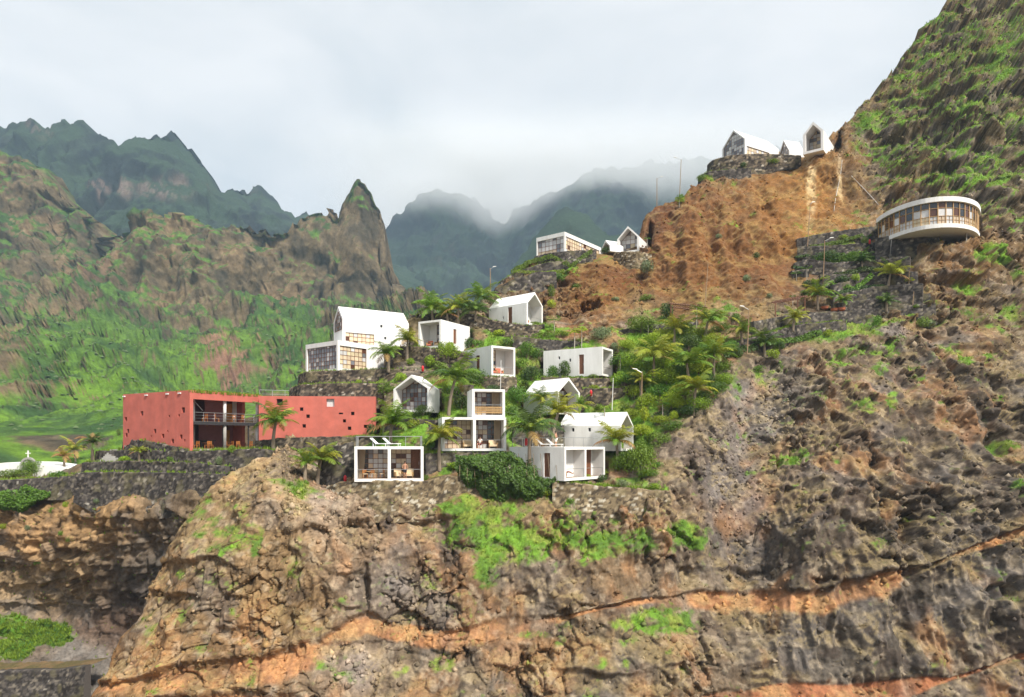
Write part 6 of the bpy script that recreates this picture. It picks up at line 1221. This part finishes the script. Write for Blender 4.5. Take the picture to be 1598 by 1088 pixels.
# ---- people: one skinned body each, clothing over it
def figure(joints, edges, name, mt, parent=None):
    me = bpy.data.meshes.new(name); me.from_pydata([j[0] for j in joints], edges, []); me.update(); o = link(name, me, M[mt], parent)
    sk = o.modifiers.new('skin', 'SKIN'); sk.use_smooth_shade = True
    for i, j in enumerate(joints): v = me.skin_vertices[0].data[i]; v.radius = (j[1], j[1] * (j[2] if len(j) > 2 else 1)); v.use_root = (i == 0)
    o.modifiers.new('subdivision', 'SUBSURF').levels = 1; o.modifiers[-1].render_levels = 1; return o
def person(label, pose, top='white_cloth', legs='dark_cloth', bare=False):
    o = empty('person'); tag(o, label, 'person', None, 'thing')
    if pose == 'stand':
        hip, chest, neck, head = (0, 0, .92), (0, 0, 1.32), (0, 0, 1.47), (0, -.02, 1.63); kn = [(-.1, -.02, .5), (.1, .0, .5)]; ft = [(-.11, 0, .07), (.12, 0, .07)]; toe = [(-.12, -.16, .04), (.13, -.16, .04)]; el = [(-.28, -.02, 1.12), (.28, -.02, 1.12)]; ha = [(-.24, -.2, .98), (.24, -.2, .98)]
    elif pose == 'sit':
        hip, chest, neck, head = (0, 0, .5), (0, .1, .9), (0, .1, 1.06), (0, .06, 1.22); kn = [(-.13, -.45, .52), (.13, -.45, .52)]; ft = [(-.13, -.45, .08), (.13, -.45, .08)]; toe = [(-.13, -.62, .05), (.13, -.62, .05)]; el = [(-.26, -.05, .72), (.26, -.05, .72)]; ha = [(-.15, -.3, .68), (.15, -.3, .68)]
    else:
        hip, chest, neck, head = (0, 0, .5), (0, .28, .8), (0, .38, .93), (0, .40, 1.08); kn = [(-.12, -.42, .66), (.12, -.44, .6)]; ft = [(-.12, -.85, .42), (.12, -.9, .38)]; toe = [(-.12, -.95, .55), (.12, -1.0, .5)]; el = [(-.28, .1, .6), (.28, .1, .6)]; ha = [(-.16, -.15, .62), (.16, -.15, .62)]
    sh = [(-.18, chest[1], chest[2] + .08), (.18, chest[1], chest[2] + .08)]
    J = [(hip, .14, .75), (chest, .15, .7), (neck, .055), (head, .095, 1.15)]; E = [(0, 1), (1, 2), (2, 3)]
    for s in (0, 1):
        n = len(J); J += [(sh[s], .065), (el[s], .045), (ha[s], .035)]; E += [(1, n), (n, n + 1), (n + 1, n + 2)]
        m_ = len(J); J += [((hip[0] + (-.1, .1)[s], hip[1], hip[2] - .04), .10), (kn[s], .065), (ft[s], .042), (toe[s], .035)]; E += [(0, m_), (m_, m_ + 1), (m_ + 1, m_ + 2), (m_ + 2, m_ + 3)]
    figure(J, E, 'body', 'skin', o)
    T = [(hip, .155, .8), (chest, .17, .75)]; TE = [(0, 1)]
    for s in (0, 1): n = len(T); T += [(sh[s], .085), (tuple(Vector(sh[s]).lerp(Vector(el[s]), .7)), .065)]; TE += [(1, n), (n, n + 1)]
    if not bare: figure(T, TE, 'shirt', top, o)
    B = [(tuple(Vector(hip) + Vector((0, 0, .02))), .16, .85)]; BE = []
    for s in (0, 1): n = len(B); B += [((hip[0] + (-.1, .1)[s], hip[1], hip[2] - .05), .12), (tuple(Vector((hip[0] + (-.1, .1)[s], hip[1], hip[2])).lerp(Vector(kn[s]), .95)), .085)]; BE += [(0, n), (n, n + 1)]
    figure(B, BE, 'trousers', legs, o)
    h_ = Vector(head); MB().lathe([(.02, -.02), (.105, .0), (.115, .06), (.09, .12), (.03, .15)], 10, (h_.x, h_.y + .03, h_.z)).build('hair', M['hair'], o, True)
    return o
place(person('standing bare-chested person on the right balcony of the lounger house', 'stand', legs='dark_cloth', bare=True), 'deck', (5.15, .75, tf), .2)
place(person('person in white seated at the left of the right bay of the stacked house', 'sit', 'white_cloth', 'maroon_cloth'), 'lower', (4.35, 1.0, tf), -.5)
place(person('person reclining in dark red clothes on the corner house balcony', 'recline', 'maroon_cloth', 'maroon_cloth'), 'corner', (1.35, .95, tf), .9)
place(person('person in white trousers standing on the corner house roof', 'stand', legs='white_cloth', bare=True), 'corner', (4.2, 4.3, cq.h), .2)

# ---- red fire points, pots, small things
def fire_box(px, py, label, post=False):
    b = hit(px, py); o = empty('fire_extinguisher', b - Vector((0, .25, 0))); tag(o, label, 'fire extinguisher', 'red fire extinguishers', 'thing'); z = .7 if post else .15
    MB().lathe([(.05, z), (.16, z + .03), (.17, z + .62), (.10, z + .74), (.04, z + .8)], 10).build('cylinder_body', M['red_paint'], o, True); MB().box(-.13, -.03, z + .78, .10, .03, z + .85).build('valve', M['dark_steel'], o)
    MB().bar((0, .18, -.3), (0, .18, z + .9), .035, 5).build('bracket_post', M['dark_steel'], o)
for a in [(660,582,'red extinguisher on the stone wall above the gabled house facing the sea'),(820,540,'red extinguisher on the path left of the low white house'),(922,620,'red extinguisher in front of the grassy stone wall'),(542,712,'red extinguisher at the left flank of the lounger house'),(1356,388,'red box on a post below the curved building',True)]: fire_box(*a)
o = empty('fire_extinguisher'); tag(o, 'red extinguisher on the corner house roof beside the railing', 'fire extinguisher', 'red fire extinguishers', 'thing'); place(o, 'corner', (1.0, 6.0, cq.h))
MB().lathe([(.05, .15), (.16, .18), (.17, .8), (.10, .9), (.04, .98)], 10).build('cylinder_body', M['red_paint'], o, True); MB().box(-.13, -.03, .96, .10, .03, 1.03).build('valve', M['dark_steel'], o); MB().bar((0, .18, 0), (0, .18, 1.1), .035, 5).build('bracket_post', M['dark_steel'], o)
for k, x in enumerate((1287, 1299, 1310)):
    b = hit(x, 484); o = empty('clay_pot', b); tag(o, ('left', 'middle', 'right')[k] + ' one of three broad clay pots on the lava terrace', 'pot', 'clay pots on the lava terrace', 'thing')
    MB().lathe([(.28, 0), (.5, .18), (.55, .42), (.5, .5), (.42, .42)], 12).build('pot_body', M['clay'], o, True); MB().lathe([(.48, .46), (.58, .46), (.58, .54), (.46, .54)], 12).build('pot_rim', M['clay'], o, True)
for k, (x0, y0, x1, y1, lab) in enumerate([(1388, 343, 1330, 275, 'pale pipe running down to the left tip of the curved building'), (1312, 250, 1303, 330, 'thin pale drain mark pipe under the summit houses')]):
    pts = []
    for i in range(13): t = i / 12; x = x0 + (x1 - x0) * t + 2 * math.sin(t * 4 + k); y = y0 + (y1 - y0) * t; pts.append(hit(x, y) - Vector((0, .12, 0)))
    c = pts[6]; o = MB().tube([p_ - c for p_ in pts], [.055] * 13, 6).build('drain_pipe', M['pale_stone'], None, True); o.location = c; tag(o, lab, 'pipe', None, 'thing')
# stone steps by the left terraces
st = empty('stone_steps', P(166, 716, 84)); tag(st, 'grey stone steps climbing beside the slim palm, left of the red building', 'steps', None, 'thing')
for k in range(8): MB().box(-1.0, k * .35, -.5 + k * .2, 1.0, k * .35 + .4, -.3 + k * .2 + .003 * k).build('step', M['grey_concrete'], st)
st2 = empty('stone_steps', P(404, 702, 79.5)); tag(st2, 'stone steps down from the dining terrace beside the coconut palm', 'steps', None, 'thing'); st2.rotation_euler = (0, 0, R(-55))
for k in range(9): MB().box(-.8, k * .34, -.9 + k * .19, .8, k * .34 + .38, -.7 + k * .19 + .003 * k).build('step', M['grey_concrete'], st2)
hr_ = empty('handrail', P(425, 612, 92)); tag(hr_, 'thin metal handrail above the roof of the long red block', 'railing', None, 'thing')
rail(hr_, [(-1.7, 0, -.8), (4.3, 2.5, -.8)], 1.1, 1.5, 1, name='rail_bars')
# ------------------------------------------------------------------ ground cover nobody could count: grass, dry brush, loose stones
mat('grass_blade', (0.19, 0.29, 0.024), 0.7, 0.35, .6, trans=0.3)
mat('dry_blade', (0.30, 0.24, 0.13), 0.9, 0.35, .6, trans=0.15)
mat('far_bush', (0.085, 0.13, 0.045), 0.8, 0.35, .1)
mat_vcol('loose_rock', scale=3, var=0.3, bump=0.6, bdist=0.05, bscale=6)
def tufts(name, pts, nrm, hgt, blades, mt, seed, spread=.5, wid=.09):
    r_ = np.random.default_rng(seed); n = len(pts); B = np.repeat(pts, blades, 0); Nn = np.repeat(nrm, blades, 0); m_ = len(B); a = r_.uniform(0, 2 * np.pi, m_); s = np.repeat(hgt, blades) * r_.uniform(.5, 1.15, m_)
    out = np.stack([np.cos(a), np.sin(a), 0 * a], 1); up = np.array([0, 0, 1.0]) * .8 + Nn * .35; root = B + out * (s * .35 * r_.random(m_))[:, None]; tip = root + (up + out * spread * r_.uniform(.4, 1.3, m_)[:, None]) * s[:, None]; side = np.stack([-np.sin(a), np.cos(a), 0 * a], 1) * (s * wid * 2.2)[:, None]
    V = np.stack([root - side - up * .06 * s[:, None], root + side - up * .06 * s[:, None], tip], 1).reshape(-1, 3); o = link(name, np_mesh(name, V, np.arange(3 * m_).reshape(m_, 3), smooth=False, tri=True), M[mt]); o['kind'] = 'stuff'; return o
def pick(layer, w_, n, seed, extra=None):
    us, G, n1, rows, C = LAYERS[layer]; w_ = w_.reshape(G.shape[:2])[:rows].copy(); g = G[:rows]; du = np.linalg.norm(np.gradient(g, axis=1), axis=2) * np.linalg.norm(np.gradient(g, axis=0), axis=2)
    w_ = (w_ * np.clip(du, 0, np.percentile(du, 98))).ravel(); w_ = w_ / w_.sum(); r_ = np.random.default_rng(seed); k = r_.choice(len(w_), n, p=w_); p = g.reshape(-1, 3)[k] + r_.normal(size=(n, 3)) * .04; return p, n1[:rows].reshape(-1, 3)[k], C[:rows].reshape(-1, 3)[k]
gm, dry = GREENS['cliff_hillside']
p, nn, _ = pick('cliff_hillside', np.clip(gm, 0, 1) ** 2, 44000, 1); tufts('cliff_grass', p, nn, np.random.default_rng(2).uniform(.12, .36, len(p)), 5, 'grass_blade', 3, .6, .06)
p, nn, _ = pick('cliff_hillside', np.clip((1 - gm) * (0.10 + dry), 0, 1), 15000, 4); tufts('dry_brush', p, nn, np.random.default_rng(5).uniform(.12, .38, len(p)), 5, 'dry_blade', 6, .9, .06)
gmb, _ = GREENS['ravine_slope']; p, nn, _ = pick('ravine_slope', gmb ** 2 + .01, 6000, 7); tufts('ravine_grass', p, nn, np.random.default_rng(8).uniform(.14, .4, len(p)), 5, 'grass_blade', 9)
g2, _ = GREENS['mountain_flank']; p, nn, _ = pick('mountain_flank', g2 * 1.0 + .1, 5000, 10)
# scrub on the far flank: small faceted clumps
r_ = np.random.default_rng(12); ico = np.array([(0, 0, 1), (.9, 0, .4), (.28, .85, .4), (-.72, .52, .4), (-.72, -.52, .4), (.28, -.85, .4)]); fc = np.array([(0, 1, 2), (0, 2, 3), (0, 3, 4), (0, 4, 5), (0, 5, 1)]); s = r_.uniform(.25, 1.0, len(p)) ** 3 * 1.2 + .22
V = (p[:, None] + ico[None] * s[:, None, None] * r_.uniform(.6, 1.3, (len(p), 6, 1)) - np.array([0, 0, .15])).reshape(-1, 3); Q = (fc[None] + np.arange(len(p))[:, None, None] * 6).reshape(-1, 3); o = link('mountain_scrub', np_mesh('mountain_scrub', V, Q, smooth=False, tri=True), M['far_bush']); o['kind'] = 'stuff'
# loose stones on ledges and scree
us, G, n1, rows, C = LAYERS['cliff_hillside']; v_ = HZ - F * G[..., 2] / G[..., 1]; u_ = CX + F * G[..., 0] / G[..., 1]
wst = (0.04 + blob(u_.ravel(), v_.ravel(), [(1150,770,60,120,1),(1190,640,60,80,.8),(560,1045,45,45,1),(490,790,70,40,.6),(1395,520,26,14,1.0)])) * (1 - smooth_calm(u_.ravel(), v_.ravel())); p, nn, cc = pick('cliff_hillside', wst, 12000, 21)
oct_ = np.array([(0, 0, 1), (1, 0, 0), (0, 1, 0), (-1, 0, 0), (0, -1, 0), (0, 0, -1)], float); of = np.array([(0, 1, 2), (0, 2, 3), (0, 3, 4), (0, 4, 1), (5, 2, 1), (5, 3, 2), (5, 4, 3), (5, 1, 4)]); s = .05 + .28 * r_.random(len(p)) ** 4
V = (p[:, None] + (oct_[None] * r_.uniform(.6, 1.3, (len(p), 6, 3))) * s[:, None, None]).reshape(-1, 3); Q = (of[None] + np.arange(len(p))[:, None, None] * 6).reshape(-1, 3); o = link('loose_stones', np_mesh('loose_stones', V, Q, np.repeat(np.clip(cc * r_.uniform(.8, 1.6, (len(cc), 1)), .02, .7), 6, 0), smooth=False, tri=True), M['loose_rock']); o['kind'] = 'stuff'
# broken blocks lying half sunk all over the cliff
wbl = (1 - smooth_calm(u_.ravel(), v_.ravel())) * (1 - .8 * gm) * (1 - .75 * blob(u_.ravel(), v_.ravel(), [(1150,380,200,110,1),(1250,310,120,80,1)])); p, nn, cc = pick('cliff_hillside', np.clip(wbl, 0, 1), 22000, 41)
s = .07 + .42 * r_.random(len(p)) ** 3.5
V = (p[:, None] + (oct_[None] * r_.uniform(.45, 1.35, (len(p), 6, 3))) * s[:, None, None]).reshape(-1, 3); Q = (of[None] + np.arange(len(p))[:, None, None] * 6).reshape(-1, 3); o = link('broken_rocks', np_mesh('broken_rocks', V, Q, np.repeat(np.clip(cc * r_.uniform(.6, 1.45, (len(cc), 1)), .02, .7), 6, 0), smooth=False, tri=True), M['loose_rock']); o['kind'] = 'stuff'
# grass on the terrace beds
for k, (T, soil) in enumerate(WALLTOPS):
    pass
A = np.concatenate([T for T, s_ in WALLTOPS if s_ != 'earth']); k = r_.integers(0, len(A), 9000); p = A[k] + r_.normal(size=(9000, 3)) * np.array([.12, .12, .02]); tufts('terrace_grass', p, np.tile([0, 0, 1.0], (len(p), 1)), r_.uniform(.12, .38, len(p)), 5, 'grass_blade', 31)
q = H['red']; pr = np.array([[q.a.x, q.a.y, q.ze]]) + r_.random((900, 1)) * np.array(q.x * q.w)[None] + (r_.random((900, 1)) ** 2 * 3) * np.array(q.y)[None]; tufts('roof_grass', pr - np.array([0, 0, .22]), np.tile([0, 0, 1.0], (900, 1)), r_.uniform(.2, .45, 900), 4, 'grass_blade', 33)
# ------------------------------------------------------------------ the air: moisture haze over the valley and the cloud that sits on the far peaks
def volume(name, dens, col=(0.55, 0.76, 0.98), ani=0.0):
    m = bpy.data.materials.new(name); m.use_nodes = True; t = m.node_tree; t.nodes.clear(); MATS[name] = m
    o = N(t, 'ShaderNodeOutputMaterial'); v = N(t, 'ShaderNodeVolumePrincipled'); v.inputs['Color'].default_value = (*col, 1); v.inputs['Density'].default_value = dens; v.inputs['Anisotropy'].default_value = ani
    t.links.new(v.outputs[0], o.inputs['Volume']); return m, t, v
volume('valley_haze', 0.00016)
tag(MB().box(-1700, -60, -63, 1700, 2500, 700).build('haze', MATS['valley_haze']), kind='stuff')
m, t, v = volume('cloud_vapour', 0.0, (0.97, 0.98, 0.99))
tcn = N(t, 'ShaderNodeTexCoord'); n1 = N(t, 'ShaderNodeTexNoise'); n1.inputs['Scale'].default_value = 0.0045; n1.inputs['Detail'].default_value = 4; n1.inputs['Roughness'].default_value = 0.55
sx = N(t, 'ShaderNodeSeparateXYZ'); t.links.new(tcn.outputs['Object'], sx.inputs[0]); t.links.new(tcn.outputs['Object'], n1.inputs['Vector'])
wz = N(t, 'ShaderNodeMath', operation='MULTIPLY_ADD'); wz.inputs[1].default_value = 260; t.links.new(n1.outputs['Fac'], wz.inputs[0]); t.links.new(sx.outputs[2], wz.inputs[2])
def ramp(src, a, b, lo, hi):
    q = N(t, 'ShaderNodeMapRange', interpolation_type='SMOOTHSTEP')
    for k_, x_ in enumerate((a, b, lo, hi)): q.inputs[k_ + 1].default_value = x_
    t.links.new(src, q.inputs[0]); return q.outputs[0]
def mul(a, b):
    q = N(t, 'ShaderNodeMath', operation='MULTIPLY'); t.links.new(a, q.inputs[0]); t.links.new(b, q.inputs[1]); return q.outputs[0]
dn = mul(mul(ramp(wz.outputs[0], 665, 760, 0, 0.009), ramp(sx.outputs[2], 600, 720, 1, 0)), ramp(sx.outputs[0], -520, -150, 0, 1))
t.links.new(dn, v.inputs['Density'])
tag(MB().box(-540, 1350, 500, 1300, 2150, 760).build('clouds', m), kind='stuff')
cyc.volume_step_rate = 1.0; cyc.volume_max_steps = 64
